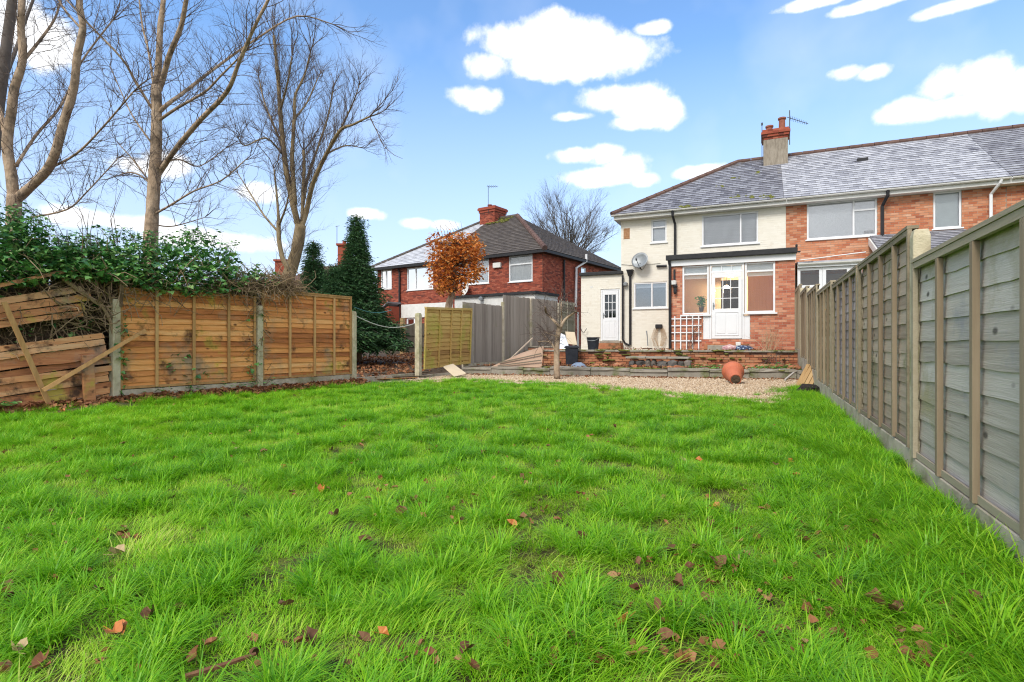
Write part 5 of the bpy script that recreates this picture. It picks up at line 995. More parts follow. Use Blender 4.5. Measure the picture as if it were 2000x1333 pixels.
# young bare apple tree on the terrace edge
s = 13.6; ap = thing('apple_tree', 'small bare gnarled apple tree at the stone edging', 'tree', PD(1088, 736, s)); tm, tw = MB(), MB()
for (px, r0, r1) in (([(1088, 740), (1087, 700), (1089, 660), (1094, 636)], .085, .065), ([(1094, 640), (1083, 628), (1068, 612), (1065, 600)], .04, .022), ([(1095, 640), (1104, 624), (1118, 614), (1126, 608)], .04, .018), ([(1095, 638), (1097, 620), (1096, 600), (1097, 585)], .022, .01), ([(1087, 690), (1078, 672), (1068, 662), (1060, 652)], .028, .012), ([(1086, 684), (1072, 668), (1050, 668)], .018, .008), ([(1092, 655), (1080, 655), (1062, 648)], .012, .006)):
    out, rad = limb(tm, [PD(u, v, s + (R.uniform(-.25, .25) if i > 1 else 0)) for i, (u, v) in enumerate(px)], r0, r1, 8)
    if r0 < .06:
        for k in range(18): i = R.randrange(len(out) // 3, len(out)); twiggy(tw, out[i], (R.uniform(-1, .5), R.uniform(-.7, .7), R.uniform(-.3, .9)), R.uniform(.25, .7), .008, 1, R, .1, .8, 4, 5, .3, 4)
obj('trunk', tm, M['bark'], ap, smooth=True); obj('crown', tw, M['twig'], ap)

# ------------------------------------------------------------------ ivy hedge over the left fence
iv = thing('ivy_hedge', 'dense ivy hedge spilling over the top of the left fence', 'hedge', (-8.9, 6, 0)); lv, sm, dead = MB(), MB(), MB()
TOP = [(-80, 430), (0, 428), (50, 432), (95, 446), (118, 474), (170, 480), (230, 474), (280, 470), (330, 478), (380, 463), (420, 470), (460, 492), (476, 512), (520, 520), (540, 538)]; BOT = [(-80, 560), (60, 556), (110, 542), (200, 545), (260, 560), (330, 575), (400, 578), (440, 572), (470, 555), (540, 552)]
def env(tab, u):
    for (a, b), (c, d) in zip(tab, tab[1:]):
        if u <= c: return b + (d - b) * (u - a) / (c - a)
    return tab[-1][1]
LLINE = [Face(PTS[0], (-.13, -.99)), Face(PTS[0], Vector(PTS[1]) - Vector(PTS[0])), Face(PTS[1], Vector(PTS[2]) - Vector(PTS[1]))]
def lface(u): return FBr if u < 222 else (LLINE[1] if u < 503 else LLINE[2])
pts = []
IR = random.Random(5)
for k in range(9500):
    u = IR.uniform(-80, 535); a, b = env(TOP, u), env(BOT, u); j = 9 * mnoise.noise((u * .03, 0, 0)); f = IR.random(); v = a + j + (b - a - j) * f + IR.gauss(0, 3); dep = IR.uniform(-.9, .12) if f < .45 else IR.gauss(-.02, .16)
    if u > 462 and IR.random() < .85: continue
    pts.append(lface(u).p(u, v, dep))
leaves(lv, pts[::3], (.03, .06), IR, 'ivy', .55, facing=(.55, -.4, .25)); leaves(lv, pts[1::3], (.05, .09), IR, 'ivy', .7, facing=(.55, -.4, .45)); leaves(lv, pts[2::3], (.07, .12), IR, 'ivy', .4, facing=(.55, -.4, .1))
for k in range(320):
    u = IR.choice([IR.uniform(100, 215), IR.uniform(225, 245), IR.uniform(480, 510), IR.uniform(0, 220), IR.uniform(330, 400)]); v = IR.uniform(600, 770) if u > 222 else IR.uniform(560, 690)
    if 222 < u < 470 and v < 690 and u > 250: continue
    leaves(lv, [lface(u).p(u, v, IR.uniform(-.03, .1) if u > 222 else IR.uniform(-.35, -.05))], (.05, .10), IR, 'ivy', .6, facing=(.6, -.3, .1))
for k in range(260):                                      # leafy shoots on the skyline
    u = IR.uniform(-20, 470); v = env(TOP, u) + IR.uniform(-4, 8); p = lface(u).p(u, v, IR.uniform(-.5, 0)); h = IR.uniform(.06, .28); d = Vector((IR.gauss(0, .25), IR.gauss(0, .25), 1)); sm.tube([p, p + d * h], [.004, .002], 3, cap=False); leaves(lv, [p + d * h * IR.uniform(.3, 1.05) for _ in range(4)], (.05, .095), IR, 'beech', .3)
obj('foliage', lv, M['ivy'], iv)
for k in range(10):
    u = IR.choice([190, 240, 395, 425, 450, 462, 160]) + IR.uniform(-8, 8); v = env(TOP, u); p = lface(u).p(u, v + 6, -.3); sm.tube([p, p + Vector((IR.gauss(0, .12), IR.gauss(0, .1), .45)), p + Vector((IR.gauss(0, .2), IR.gauss(0, .2), IR.uniform(.6, 1.1)))], [.006, .004, .002], 4, cap=False)
def tangle(n, u0, u1, vt, vb, dlo, dhi, L=(.25, .8), r=.006):
    for k in range(n):
        u, v = IR.uniform(u0, u1), IR.uniform(vt(u0), vb(u0)) if callable(vt) else IR.uniform(vt, vb); p = lface(u).p(u, v, IR.uniform(dlo, dhi)); d = Vector((IR.gauss(0, .7), IR.gauss(0, 1), IR.gauss(-.1, .55))).normalized(); q = [p]
        for i in range(4): d = (d + Vector((IR.gauss(0, .4), IR.gauss(0, .4), IR.gauss(-.08, .4)))).normalized(); q.append(q[-1] + d * IR.uniform(*L) / 4)
        dead.rnd = IR.random(); rr = r * IR.uniform(.5, 1.4); dead.tube(q, [rr, rr, rr * .8, rr * .6, rr * .4], 4, cap=False)
tangle(500, -60, 225, 525, 700, -.7, -.06); tangle(260, 110, 235, 530, 640, -.3, .06, r=.009); tangle(360, 430, 590, 545, 574, -.35, .12); tangle(420, 440, 585, 548, 574, -.35, .16, L=(.2, .5)); tangle(420, 505, 575, 536, 570, -.5, .14, L=(.2, .5)); tangle(420, 225, 480, 535, 585, -.4, .10); tangle(160, 0, 470, 490, 560, -.5, .14, r=.005); tangle(70, 484, 512, 580, 760, .0, .09, L=(.2, .5))
for (pl_, r) in (([(150, 560), (180, 590), (205, 600), (228, 592), (233, 560), (231, 540)], .022), ([(120, 545), (160, 575), (195, 598), (215, 640), (222, 700)], .03), ([(232, 600), (236, 560), (234, 530)], .03), ([(185, 545), (190, 575), (200, 590), (222, 592)], .014), ([(208, 560), (214, 590), (226, 600)], .012)):
    out, rad = limb(dead, [lface(u).p(u, v, .06) for u, v in pl_], r, r * .6, 6)
obj('stems', sm, M['twig'], iv); obj('dead_stems', dead, M['twig_dead'], iv)
hb = MB()                                                # the earth bank and thicket the hedge grows out of
for (fc, t0, t1) in ((FBr, -6, 0), (LLINE[1], 0, 2.27), (LLINE[2], 0, 1.1)):
    n = 10
    for k in range(n):
        t = t0 + (t1 - t0) * (k + .5) / n; q = wpt(fc, t, IR.uniform(.9, 1.15), -.75); rock(hb, q, .45 * max(.5, (t1 - t0) / 5), .45, 1.0 if t1 - t0 > 1.5 else .85, IR)
obj('thicket_core', hb, M['soil'], iv, smooth=True)

# ------------------------------------------------------------------ things standing about
def on(u, v, z): return PG(u, v, z)
b = on(1117, 714, ZT); t = thing('waste_bin', 'tall square black plastic bin beside the apple tree', 'bin', b)
def taper_box(mb, c, w0, w1, h, z0=0, rot=.3, open_=False):
    Mx = Matrix.Translation(c) @ Matrix.Rotation(rot, 4, 'Z'); q = lambda w, z: [Mx @ Vector((sx * w, sy * w, z)) for sx, sy in ((-1, -1), (1, -1), (1, 1), (-1, 1))]
    vs = q(w0, z0) + q(w1, z0 + h); mb.add(vs, [(3, 2, 1, 0), (0, 1, 5, 4), (1, 2, 6, 5), (2, 3, 7, 6), (3, 0, 4, 7), (4, 5, 6, 7)])
mb = MB(); taper_box(mb, b, .17, .20, .52); obj('body', mb, M['bin'], t, bevel=.02); mb = MB(); taper_box(mb, b, .225, .225, .045, .525); taper_box(mb, b, .205, .18, .025, .572); obj('lid', mb, M['bin'], t, bevel=.01)
b = on(1158.5, 684, ZP); t = thing('bucket', 'black round bucket on the patio before the outhouse', 'bucket', b); mb = MB(); mb.lathe([(0, .0), (.165, .0), (.205, .38), (.215, .38), (.215, .42), (.195, .42), (.155, .03), (0, .03)], 20, Matrix.Translation(b)); obj('body', mb, M['bin'], t, smooth=False); mb = MB(); mb.tube([b + Vector((.21 * math.cos(a), -.21 * math.sin(a) * .6 - .1, .40 - .10 * math.sin(a))) for a in [math.pi * k / 10 for k in range(11)]], .006, 5); obj('handle', mb, M['metal_grey'], t)
b = on(1130, 717, ZT); mb = MB(); mb.lathe([(0, .13), (.1, .12), (.2, .06), (.24, .0), (.225, .0), (.18, .05), (0, .11)], 9, Matrix.Translation(b) @ Matrix.Rotation(.12, 4, 'X') @ Matrix.Scale(.75, 4, (0, 1, 0))); obj('plastic_dome', mb, M['lid_blue'], label='grey-blue broken plastic dome lying before the black bin', cat='lid')
# tipped pot: base towards the viewer
b = on(1436, 753, 0.0); t = thing('plant_pot', 'tipped-over terracotta plant pot on the gravel', 'plant pot', b); ax = Vector((.16, -.92, -.33)).normalized()
Mp = Matrix.Translation(b + Vector((-.03, .24, .205))) @ ax.to_track_quat('Z', 'Y').to_matrix().to_4x4()
mb = MB(); mb.lathe([(.0, .235), (.10, .235), (.118, .24), (.122, .22), (.195, -.10), (.205, -.11), (.207, -.12), (.235, -.17), (.24, -.235), (.222, -.235), (.19, -.12), (.11, .20), (0, .21)], 28, Mp); obj('body', mb, M['terracotta'], t, smooth=False, bevel=0); mb = MB(); mb.lathe([(0, .245), (.06, .25), (.1, .242), (.1, .236)], 14, Mp); obj('soil_plug', mb, M['soil'], t)
# plank stack and charred log by the fence
b = on(1565, 762, .02)
for k in range(4):
    a = PD(1556 + k * 9, 757 - (k > 0) * 4, 10.9 - k * .03); c = PD(1578 + k * 8.2, 714, 11.4); d = c - a; x = d.normalized(); s_ = Vector((1, -.1, 0)); y = (s_ - x * s_.dot(x)).normalized(); z = x.cross(y); Mx = Matrix(((x.x, y.x, z.x, a.x), (x.y, y.y, z.y, a.y), (x.z, y.z, z.z, a.z), (0, 0, 0, 1))); mb = MB(); mb.rnd = R.random(); mb.box(0, d.length * R.uniform(.93, 1.05), -.034, .034, -.014, .014, Mx)
    obj('timber_plank', mb, M['plank_fresh'], label=('leftmost', 'second from left', 'third from left', 'rightmost')[k] + ' of four pale planks propped by the right fence', cat='plank', group='pale planks propped by the fence', bevel=.004)
mb = MB(); rock(mb, on(1580, 771, 0) + Vector((0, .10, .06)), .20, .14, .12, R, cube=.3); obj('charred_log', mb, M['char'], label='blackened stump of log on the grass below pale planks', cat='log')
o = MB(); a, c = PD(1533, 743, 12.6), PD(1551, 728, 13.2); o.tube([a, c], [.03, .025], 4); obj('wood_offcut', o, M['wood_grey'], label='short grey timber offcut leaning on the edging near planks', cat='offcut')
# bits by the house
b = on(1440, 688, ZP); b.y = 18.05; t = thing('doormat_bundle', 'crumpled patterned pink and navy fabric bundle below garden door', 'fabric', (b.x, 18.0, ZP))
for (u, sx, mt, h) in ((1425, .24, 'fabric_pink', .12), (1452, .30, 'fabric_navy', .10)):
    q = PY(u, 684, 17.95); mb = MB(); rock(mb, (q.x, 17.95, ZP + h * .6), sx, .2, h, R); obj('fold', mb, M[mt], t, smooth=True)
q = PY(1442, 676, 18.3); mb = MB(); mb.box(q.x - .07, q.x + .07, 18.25, 18.42, ZP, ZP + .26); obj('white_block', mb, M['white_old'], label='small white block standing below the garden door', cat='block', bevel=.01)
q = PY(1500, 690, 18.0); t = thing('dry_shrub', 'dry straw-coloured shrub against the brick extension', 'shrub', (q.x, 18, ZP)); mb = MB()
for k in range(26): mb.rnd = R.random(); twiggy(mb, (q.x + R.gauss(0, .08), 18.2 + R.gauss(0, .06), ZP - .02), (R.gauss(0, .28), R.gauss(0, .2), 1), R.uniform(.5, .85), .007, 1, R, .1, .5, 5, 5, .15, 4)
obj('stems', mb, M['hose'], t)
q = PY(1512, 700, 17.25); t = thing('thorn_bush', 'dark bare bramble on the terrace beside the fence end', 'bramble', (q.x, 17.2, ZT)); mb = MB()
for k in range(16): twiggy(mb, (q.x + R.gauss(0, .2), 17.0 + R.gauss(0, .15), ZT + .1), (R.gauss(0, .7), R.gauss(0, .4), .8), R.uniform(.35, .7), .008, 1, R, .0, .7, 4, 5, .3, 4)
obj('stems', mb, M['twig'], t)
t = thing('hose_bundle', 'tan garden hose hanging from black holder on cream wall', 'hose', FH.p(1288, 680, .1)); mb = MB(); fbox(mb, FH, FH.t(1281), FH.t(1294), FH.z(1288, 642), FH.z(1288, 634), .004, .16); obj('holder', mb, M['black'], t, bevel=.02)
for k in range(7):
    mb = MB(); mb.rnd = R.random(); w = 3.5 + k * 1.7; mb.tube([FH.p(1288 - w * .7, 642, .1), FH.p(1288 - w - 1, 660, .1 + .01 * k), FH.p(1288 - w * .6 + R.uniform(-3, 3), 676, .12 + .01 * k), FH.p(1288 + w * .6, 676, .12 + .01 * k), FH.p(1288 + w + 1, 660, .1), FH.p(1288 + w * .7, 642, .1)], .007, 5); obj('loop', mb, M['hose'], t)
t = thing('garden_spade', 'small dark spade stuck upright before the cream wall', 'spade', FH.p(1268, 678, .4)); mb = MB(); mb.tube([FH.p(1269, 676, .4), FH.p(1268, 660, .38), FH.p(1266, 647, .35)], [.02, .018, .03], 6); obj('shaft', mb, M['metal_grey'], t); mb = MB(); q = FH.p(1269, 678, .42); mb.box(q.x - .16, q.x + .16, q.y - .08, q.y + .08, ZP, ZP + .035); obj('foot', mb, M['black'], t)
# brick planter and plywood on the left of the terrace
FPl = Face(on(984, 706, ZT).xy, (RD.x, RD.y)); pa, pb = 0, FPl.t(1098); pt = thing('brick_planter', 'low brick planter box behind the leaning plywood sheet', 'planter', wpt(FPl, pb / 2, ZT)); zpl = FPl.z(1010, 679)
wall(pt, FPl, pa, pb, ZT - .05, zpl, [], .2, M['mortar_red'], M['brick_old'], n_ind=120); mb = MB(); fbox(mb, FPl, pa - .02, pb, zpl + .002, zpl + .05, -.3, .03); obj('coping', mb, M['paving'], pt, bevel=.01); mb = MB(); fbox(mb, FPl, pa, pb, ZT, zpl - .02, -1.6, -.21); obj('earth_fill', mb, M['soil'], pt)
Pm = lambda u, v, s: PD(u, v, s)
def sheetboard(name, label, cat, q, th, mat, extra=()):
    q = [Vector(p) for p in q]; n = (q[1] - q[0]).cross(q[2] - q[0]).normalized(); mb = MB(); mb.prism(q, n * th); t = thing(name, label, cat, q[0]); obj('panel', mb, mat, t)
    for (a, c) in extra: mb = MB(); mb.tube([a, c], .022, 4); obj('batten', mb, M['board_dark'], t)
    return t
sheetboard('plywood_sheet', 'faded plywood sheet with dark battens slumped against brick planter', 'plywood', [Pm(960, 717, 15.5), Pm(1058, 719, 15.2), Pm(1062, 677, 15.6), Pm(1020, 690, 15.75)], .02, M['ply'], [(Pm(975, 709, 15.45), Pm(1057, 691, 15.35)), (Pm(972, 715, 15.4), Pm(1057, 704, 15.2))])
mb = MB(); mb.tube([Pm(985, 713, 15.6), Pm(1040, 661, 16.6)], .025, 5); obj('long_stick', mb, M['wood_brown'], label='long stick propped across the planter behind plywood', cat='stick')
mb = MB(); mb.prism([Pm(866, 718, 14.6), Pm(887, 736, 14.2), Pm(909, 731, 14.3), Pm(884, 713, 14.8)], (0, .02, .03)); obj('tan_panel', mb, M['tan_board'], label='small tan board tilted at the foot of leaning panel', cat='board')
pr = random.Random(9)
for k in range(5):
    a, c = on(692 + k * 8, 750 - k * 2.5, .0), on(836 - (k % 2) * 25, 744 - k * 1.6, .0); a.z = .03 + .03 * k; c.z = .03 + .03 * k; d = (c - a); x = d.normalized(); Mx = Matrix.Translation(a) @ Matrix.Rotation(math.atan2(d.y, d.x), 4, 'Z'); mb = MB(); mb.rnd = pr.random(); slat_mesh(mb, Mx @ Matrix.Rotation(1.45, 4, 'X'), d.length, .13, .025, pr, .012, 8, .0, ends=.04)
    obj('dark_plank', mb, M['wood_rot' if k == 1 else 'board_dark'], label=('lowest', 'second lowest', 'middle', 'second highest', 'topmost')[k] + ' of dark rotten planks piled at the fence gap', cat='plank', group='dark planks at the fence gap')
mb = MB(); q = [Pm(1087, 682, 17.6), Pm(1112, 682, 17.6), Pm(1103, 655, 18.0), Pm(1092, 650, 18.1)]; mb.prism(q, (.0, .05, 0)); obj('plastic_sheet', mb, M['tarp'], label='white plastic sheet behind the apple tree trunk', cat='sheet')
mb = MB(); q = [Pm(1108, 672, 18.6), Pm(1127, 674, 18.6), Pm(1122, 649, 19.0), Pm(1104, 648, 19.0)]; mb.prism(q, (0, .03, 0)); obj('cream_board', mb, M['tan_board'], label='pale cream board leaning on fence behind black bin', cat='board')
mb = MB(); mb.box(-.03, .03, -.03, .03, 0, PD(1129, 610, 20).z - ZP, Matrix.Translation((PD(1129, 682, 20).x, PD(1129, 682, 20).y, ZP))); obj('dark_post', mb, M['metal_grey'], label='slim dark metal post at left corner of outhouse', cat='post')

# broken brick, stones and moss strewn over the terrace
rb, ms = MB(), MB(); rr2 = random.Random(31)
for k in range(150):
    x = rr2.uniform(-4.5, .9); ry = RA.y + (x - RA.x) * RD.y / RD.x; y = ry - abs(rr2.gauss(.05, .35)) - .05 if rr2.random() < .7 else ry - rr2.uniform(.1, 1.6); rb.rnd = rr2.random(); sz = rr2.uniform(.03, .085) * (1.3 if x > -.5 else 1); rock(rb, (x, y, ZT + sz * .3), sz * rr2.uniform(.8, 1.6), sz, sz * .7, rr2, cube=.6)
obj('rubble', rb, M['brick_old'], kind='stuff', label='broken bricks and stones strewn below the retaining wall')
for k in range(120):
    x = rr2.uniform(-6.3, .95); ry = RA.y + (x - RA.x) * RD.y / RD.x; q = rr2.random()
    if q < .35: y, z = ry + rr2.uniform(-.08, .3), ZP + .012
    elif q < .6: y, z = ry - .04, ZT + rr2.uniform(.05, .4)
    else: y, z = KA.y + (x - KA.x) * KD.y / KD.x + rr2.uniform(0, 1.1), ZT + .0
    rock(ms, (x, y, z), rr2.uniform(.04, .2), rr2.uniform(.03, .10), rr2.uniform(.012, .03), rr2)
obj('moss', ms, M['moss'], kind='stuff', label='cushions of moss on terrace edging and wall')
# ------------------------------------------------------------------ grass, gravel, litter
GR = random.Random(11)
def blade(mb, p, az, lean, L, w, rng, curl=.8, seg=3):
    d = Vector((math.cos(az), math.sin(az), 0)); sd_ = Vector((-d.y, d.x, 0)); th = lean; q = Vector(p); pts = []
    for i in range(seg + 1):
        ww = w * (1 - (i / seg) ** 1.6) ; pts.append((q - sd_ * ww * .5, q + sd_ * ww * .5)); q = q + (d * math.sin(th) + Vector((0, 0, math.cos(th)))) * (L / seg); th += curl / seg
    vs = [v for pr_ in pts[:-1] for v in pr_] + [pts[-1][0]]; n = seg; mb.rnd = min(1, max(0, rng.gauss(.44, .30)))
    mb.add(vs, [(2 * i, 2 * i + 1, 2 * i + 3, 2 * i + 2) for i in range(n - 1)] + [(2 * n - 2, 2 * n - 1, 2 * n)])
pieces = []
for k in range(5):                                       # short turf
    mb = MB()
    for j in range(85): r, a = .11 * math.sqrt(GR.random()), GR.uniform(0, 6.283); blade(mb, (r * math.cos(a), r * math.sin(a), -.01), GR.uniform(0, 6.283), abs(GR.gauss(.85, .45)), GR.uniform(.035, .085), GR.uniform(.0036, .0064), GR, GR.uniform(.3, 1.7))
    pieces.append(loose('a_turf_%d' % k, mb, M['grass']))
for k in range(4):                                       # long tussocks falling outwards
    mb = MB()
    for j in range(85): r, a = .05 * math.sqrt(GR.random()), GR.uniform(0, 6.283); blade(mb, (r * math.cos(a), r * math.sin(a), -.01), a + GR.gauss(0, .5), GR.uniform(.1, .8), GR.uniform(.09, .22), GR.uniform(.0045, .0075), GR, GR.uniform(.9, 2.1), 4)
    pieces.append(loose('b_tussock_%d' % k, mb, M['grass']))
for k in range(4):                                       # combed-over long grass
    mb = MB()
    for j in range(75): r, a = .12 * math.sqrt(GR.random()), GR.uniform(0, 6.283); blade(mb, (r * math.cos(a), r * math.sin(a), -.01), GR.gauss(0, .6), GR.uniform(.4, 1.0), GR.uniform(.08, .20), GR.uniform(.0042, .0070), GR, GR.uniform(.6, 1.4), 4)
    pieces.append(loose('c_combed_%d' % k, mb, M['grass']))
P_, RO, SC, IX, TI = [], [], [], [], []
def put(x, y, kind, sc, tint, rz=None):
    if kind == 'a': i = GR.randrange(5)
    elif kind == 'b': i = 5 + GR.randrange(4)
    else: i = 9 + GR.randrange(4)
    P_.append((x, y, hgt(x, y))); RO.append((GR.gauss(0, .06), GR.gauss(0, .06), GR.uniform(0, 6.283) if rz is None else rz)); SC.append(sc); IX.append(i); TI.append(min(1, max(0, tint)))
def inframe(x, y):
    xc, yc = x * CT + y * ST, -x * ST + y * CT
    return yc > .4 and abs(xc) < 1.12 * yc + 1.5
n = 0
while n < 24500:
    x, y = GR.uniform(-9.2, 1.0), GR.uniform(-.4, 12.6)
    if not inframe(x, y) or y > edge_y(x) + .12 * mnoise.noise((x * 3, y * 3, 8)) or x < left_x(y) + .32 + .12 * mnoise.noise((y * 2, 0, 5)): continue
    if GR.random() < max(0, (y - 5) * .05): continue
    f = mnoise.noise((x * .55, y * .55, 4)) + .6 * mnoise.noise((x * 1.6, y * 1.6, 7)); f2 = mnoise.noise((x * 2.6, y * 2.6, 17)); bare = mnoise.noise((x * 3.1, y * 3.1, 31))
    if bare > .30 and GR.random() < .74: continue
    tint = .50 - .30 * f + GR.gauss(0, .10) + (.25 if f2 > .30 else 0)
    n += 1; r_ = GR.random()
    if f2 < -.02 and r_ < .42: put(x, y, 'b', GR.uniform(.55, 1.0), tint - .16)
    elif f < .05 and r_ < .14: put(x, y, 'c', GR.uniform(.5, .9), tint - .08, mnoise.noise((x * .4, y * .4, 50)) * 6)
    else: put(x, y, 'a', max(.42, GR.uniform(.6, 1.05) * (1 - .9 * f2 + .5 * f)), tint + .12 * (f2 > .1))
for k in range(1500):                                    # rank strip along the right fence, leaning into the lawn
    y = GR.uniform(1.2, 12.3); x = .93 - abs(GR.gauss(0, .30)); put(x, y, 'c' if GR.random() < .8 else 'b', GR.uniform(.7, 1.2) * (1 - .25 * (1 - x)), .36 + GR.gauss(0, .12), math.pi + GR.gauss(0, .5))
for k in range(420):                                     # tufts on the ragged edge to the gravel
    x = GR.uniform(-8, .6); y = edge_y(x) + GR.gauss(.0, .16); put(x, y, GR.choice('abc'), GR.uniform(.5, .95), .45 + GR.gauss(0, .1))
for k in range(220): y = GR.uniform(2.5, 9.4); x = left_x(y) + .34 + GR.gauss(0, .08); put(x, y, GR.choice('aab'), GR.uniform(.5, .95), .42 + GR.gauss(0, .1))
scatter('lawn_grass', P_, RO, SC, IX, TI, pieces, label='long tufted bright green lawn grass')
pc = []
for k in range(5): mb = MB(); mb.rnd = (k + .5) / 5; rock(mb, (0, 0, 0), .014 + .003 * (k % 3), .012, .008, GR); pc.append(loose('pebble_%d' % k, mb, M['pebble']))
P_, RO, SC, IX, TI = [], [], [], [], []
while len(P_) < 26000:
    x, y = GR.uniform(-7.8, 1.0), GR.uniform(9.2, 15.1); ky = KA.y + (x - KA.x) * KD.y / KD.x
    if y < edge_y(x) - .3 or y > ky + .02 or GR.random() < .25 * (y > ky - .5): continue
    P_.append((x, y, .012 + .012 * mnoise.noise((x * 2, y * 2, 1)) + GR.uniform(0, .008))); RO.append((GR.uniform(0, 6), GR.uniform(0, 6), GR.uniform(0, 6))); SC.append(GR.uniform(.7, 1.9)); IX.append(GR.randrange(5)); TI.append(GR.random())
scatter('gravel', P_, RO, SC, IX, TI, pc, label='pale tan pebbles of the gravel strip')
def leaf_piece(mb, s, rng, lob=True, curl=.35):
    """a dry five-lobed leaf, curled"""
    n = 10; vs = [Vector((0, 0, .012 * curl))]
    for k in range(n): a = 2 * math.pi * k / n; r = s * ((1.0 if k % 2 == 0 else .82) if lob else 1) * (1 if k != 5 else .4) * rng.uniform(.85, 1.15); vs.append(Vector((r * math.cos(a), r * math.sin(a) * .85, .006 + abs(math.sin(a)) * s * curl * 1.3 + s * curl * rng.uniform(0, .5))))
    mb.rnd = rng.random(); mb.add(vs, [(0, 1 + k, 1 + (k + 1) % n) for k in range(n)]); mb.tube([vs[6] * .9, Vector((-s * 1.5, rng.uniform(-.2, .2) * s, .01))], s * .03, 3, cap=False)
lp2 = []
for k in range(6): mb = MB(); leaf_piece(mb, GR.uniform(.035, .05), GR); lp2.append(loose('litter_%d' % k, mb, M['litter']))
P_, RO, SC, IX, TI = [], [], [], [], []
def lit(x, y, z, sc=1.0): P_.append((x, y, z)); RO.append((GR.gauss(0, .5), GR.gauss(0, .5), GR.uniform(0, 6.283))); SC.append(sc * GR.uniform(.6, 1.3)); IX.append(GR.randrange(6)); TI.append(GR.random())
for k in range(1500): y = GR.uniform(2.5, 9.8); x = left_x(y) + .05 + abs(GR.gauss(0, .17)); lit(x, y, .015 + GR.uniform(0, .04) + max(0, .08 - .2 * (x - left_x(y))))
for k in range(3200): x, y = GR.uniform(-14, -8.2), GR.uniform(10, 22); lit(x, y, nb_z(x, y) + .02 + GR.uniform(0, .05), 1.2)
for k in range(700): x = GR.uniform(-7.7, .9); ky = KA.y + (x - KA.x) * KD.y / KD.x; lit(x, ky - abs(GR.gauss(0, .25)), .02 + GR.uniform(0, .02), .7)
for k in range(900): x = GR.uniform(-7.5, .9); ky = KA.y + (x - KA.x) * KD.y / KD.x; lit(x, ky + GR.uniform(.1, 2.2), ZT + .015 + GR.uniform(0, .02), .7)
for k in range(420): lit(GR.uniform(-5, .9), GR.uniform(17.2, 21.0), ZP + .012 + GR.uniform(0, .02), .7)
k = 0
while k < 620:                                           # crumbs of leaf among the blades, in drifts
    u, v = GR.uniform(0, 1950), 752 + 560 * GR.random() ** 1.6; p = on(u, v, .03)
    if p.x > .9 or p.x < left_x(p.y) + .3 or p.y > edge_y(p.x) or mnoise.noise((p.x * .8, p.y * .8, 60)) < -.05: continue
    lit(p.x, p.y, hgt(p.x, p.y) + .025, .5); k += 1
scatter('leaf_litter', P_, RO, SC, IX, TI, lp2, label='drifts of brown fallen leaves along fences and terrace')
# ground plants on the terrace and by the fence foot
def ground_plants(name, label, spots, n, size, mat):
    mb = MB(); c = Vector((0, 0, 0))
    for (x, y, z, r) in spots: leaves(mb, [(x + GR.gauss(0, r), y + GR.gauss(0, r * .8), z + abs(GR.gauss(0, .05))) for k in range(n)], size, GR, 'beech', .05)
    t = thing(name, label, 'plant', spots[0][:3]); obj('foliage', mb, mat, t)
ground_plants('ground_cover', 'low green weeds spreading on the terrace beside right fence', [(PY(u, 715, 15.9).x, GR.uniform(15.5, 16.6), ZT, .22) for u in range(1475, 1560, 8)] + [(PY(u, 715, 15.6).x, GR.uniform(15.4, 15.9), ZT, .15) for u in range(1360, 1420, 15)], 45, (.05, .11), M['weed'])
ground_plants('ivy_runner', 'ivy runners creeping along the foot of the left fence', [(left_x(y) + .12, y, .16, .13) for y in (5.6, 6.2, 6.5, 6.9, 7.1, 7.5)], 16, (.05, .09), M['ivy'])
ground_plants('corner_sprig', 'glossy green sprig at the left picture edge below collapsed panel', [(p.x, p.y, .12, .10) for p in [on(2, 812, 0), on(-8, 800, 0)]], 30, (.06, .12), M['ivy'])
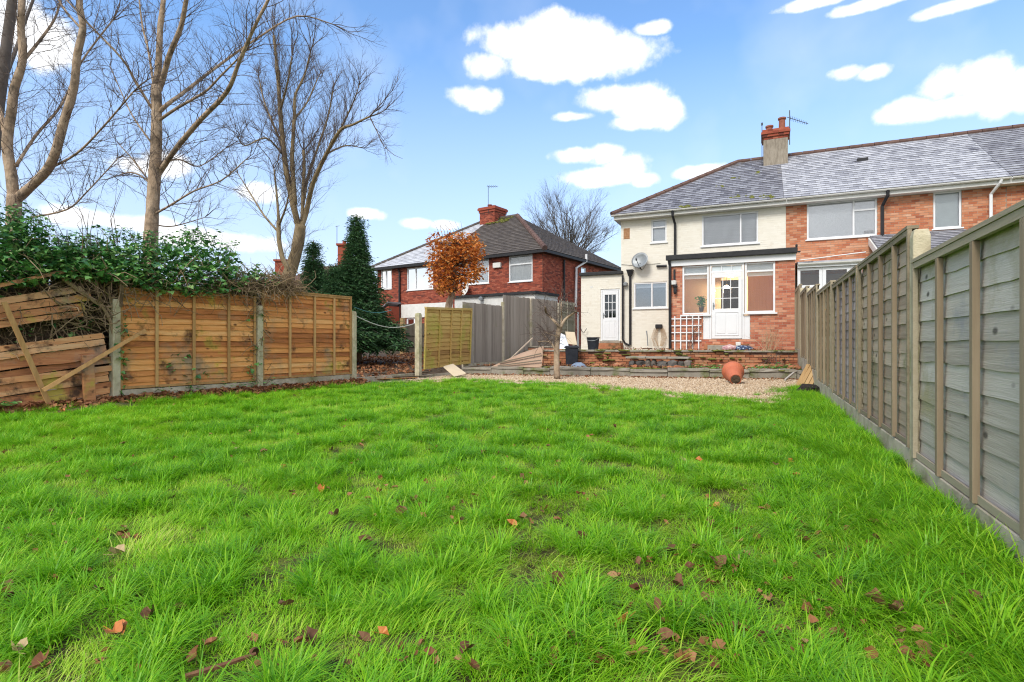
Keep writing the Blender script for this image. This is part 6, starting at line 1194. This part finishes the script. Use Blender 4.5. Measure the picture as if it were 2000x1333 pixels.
# single fallen leaves
LV = [(655, 1008, 'd', 1.1, 'dark red-brown leaf left of the tussock mid-lawn'), (787, 1000, 'd', 1.2, 'dark curled leaf behind the mid-lawn tussock'), (712, 1055, 'd', 1.4, 'flat blackish leaf lying before the mid-lawn tussock'), (1085, 1142, 'd', 1.6, 'large folded purple-brown leaf in the lawn centre foreground'), (1398, 991, 'o', 1.2, 'bright orange leaf lying on the lawn right of centre'), (1555, 925, 'o', 1.0, 'upright amber leaf in grass near the right fence'), (1640, 1142, 'd', 1.4, 'dark brown leaf pair beside small orange leaf on right lawn'), (1706, 1168, 'd', 1.2, 'russet leaf on the right lawn foreground'), (1900, 1168, 'd', 1.5, 'big rolled red-brown leaf nearest the right fence'), (1402, 1093, 'd', 1.6, 'long brown leaf lying flat right of centre'), (228, 1076, 'p', 1.3, 'pale tan leaf on the left lawn foreground'), (225, 1222, 'o', 1.5, 'long orange leaf at lower left of lawn'), (300, 1183, 'd', 1.1, 'small brown curled leaf at lower left of lawn'), (1378, 1175, 'd', 1.1, 'brown crumpled leaf in right foreground grass')]
def fallen(u, v, kind, sc, label, group=None):
    p = on(u, v, .05); mb = MB(); leaf_piece(mb, .028 * sc, GR, curl=GR.uniform(.3, .9)); o = obj('fallen_leaf', mb, M[{'d': 'leaf_dead', 'o': 'leaf_orange', 'p': 'leaf_pale'}[kind]], label=label, cat='leaf', group=group); o.location = (p.x, p.y, .026 + hgt(p.x, p.y)); o.rotation_euler = (GR.gauss(0, .35), GR.gauss(0, .35), GR.uniform(0, 6.28))
for a in LV: fallen(*a)
k = 0
while k < 64:
    u, v = GR.uniform(0, 1900), 760 + 520 * GR.random() ** 1.7; p = on(u, v, .05)
    if p.x > .8 or p.x < left_x(p.y) + .4 or p.y > edge_y(p.x): continue
    fallen(u, v, GR.choice('dddddddop'), GR.uniform(.7, 1.2), 'small dead leaf scattered in the lawn grass', 'small leaves scattered over the lawn'); k += 1
mb = MB(); p = on(440, 1312, .03); mb.tube([p + Vector((-.08, -.06, .0)), p + Vector((0, 0, .02)), p + Vector((.05, .06, .03))], [.008, .008, .006], 6); obj('fallen_stick', mb, M['leaf_dead'], label='dark stick lying in grass at the bottom edge', cat='stick')
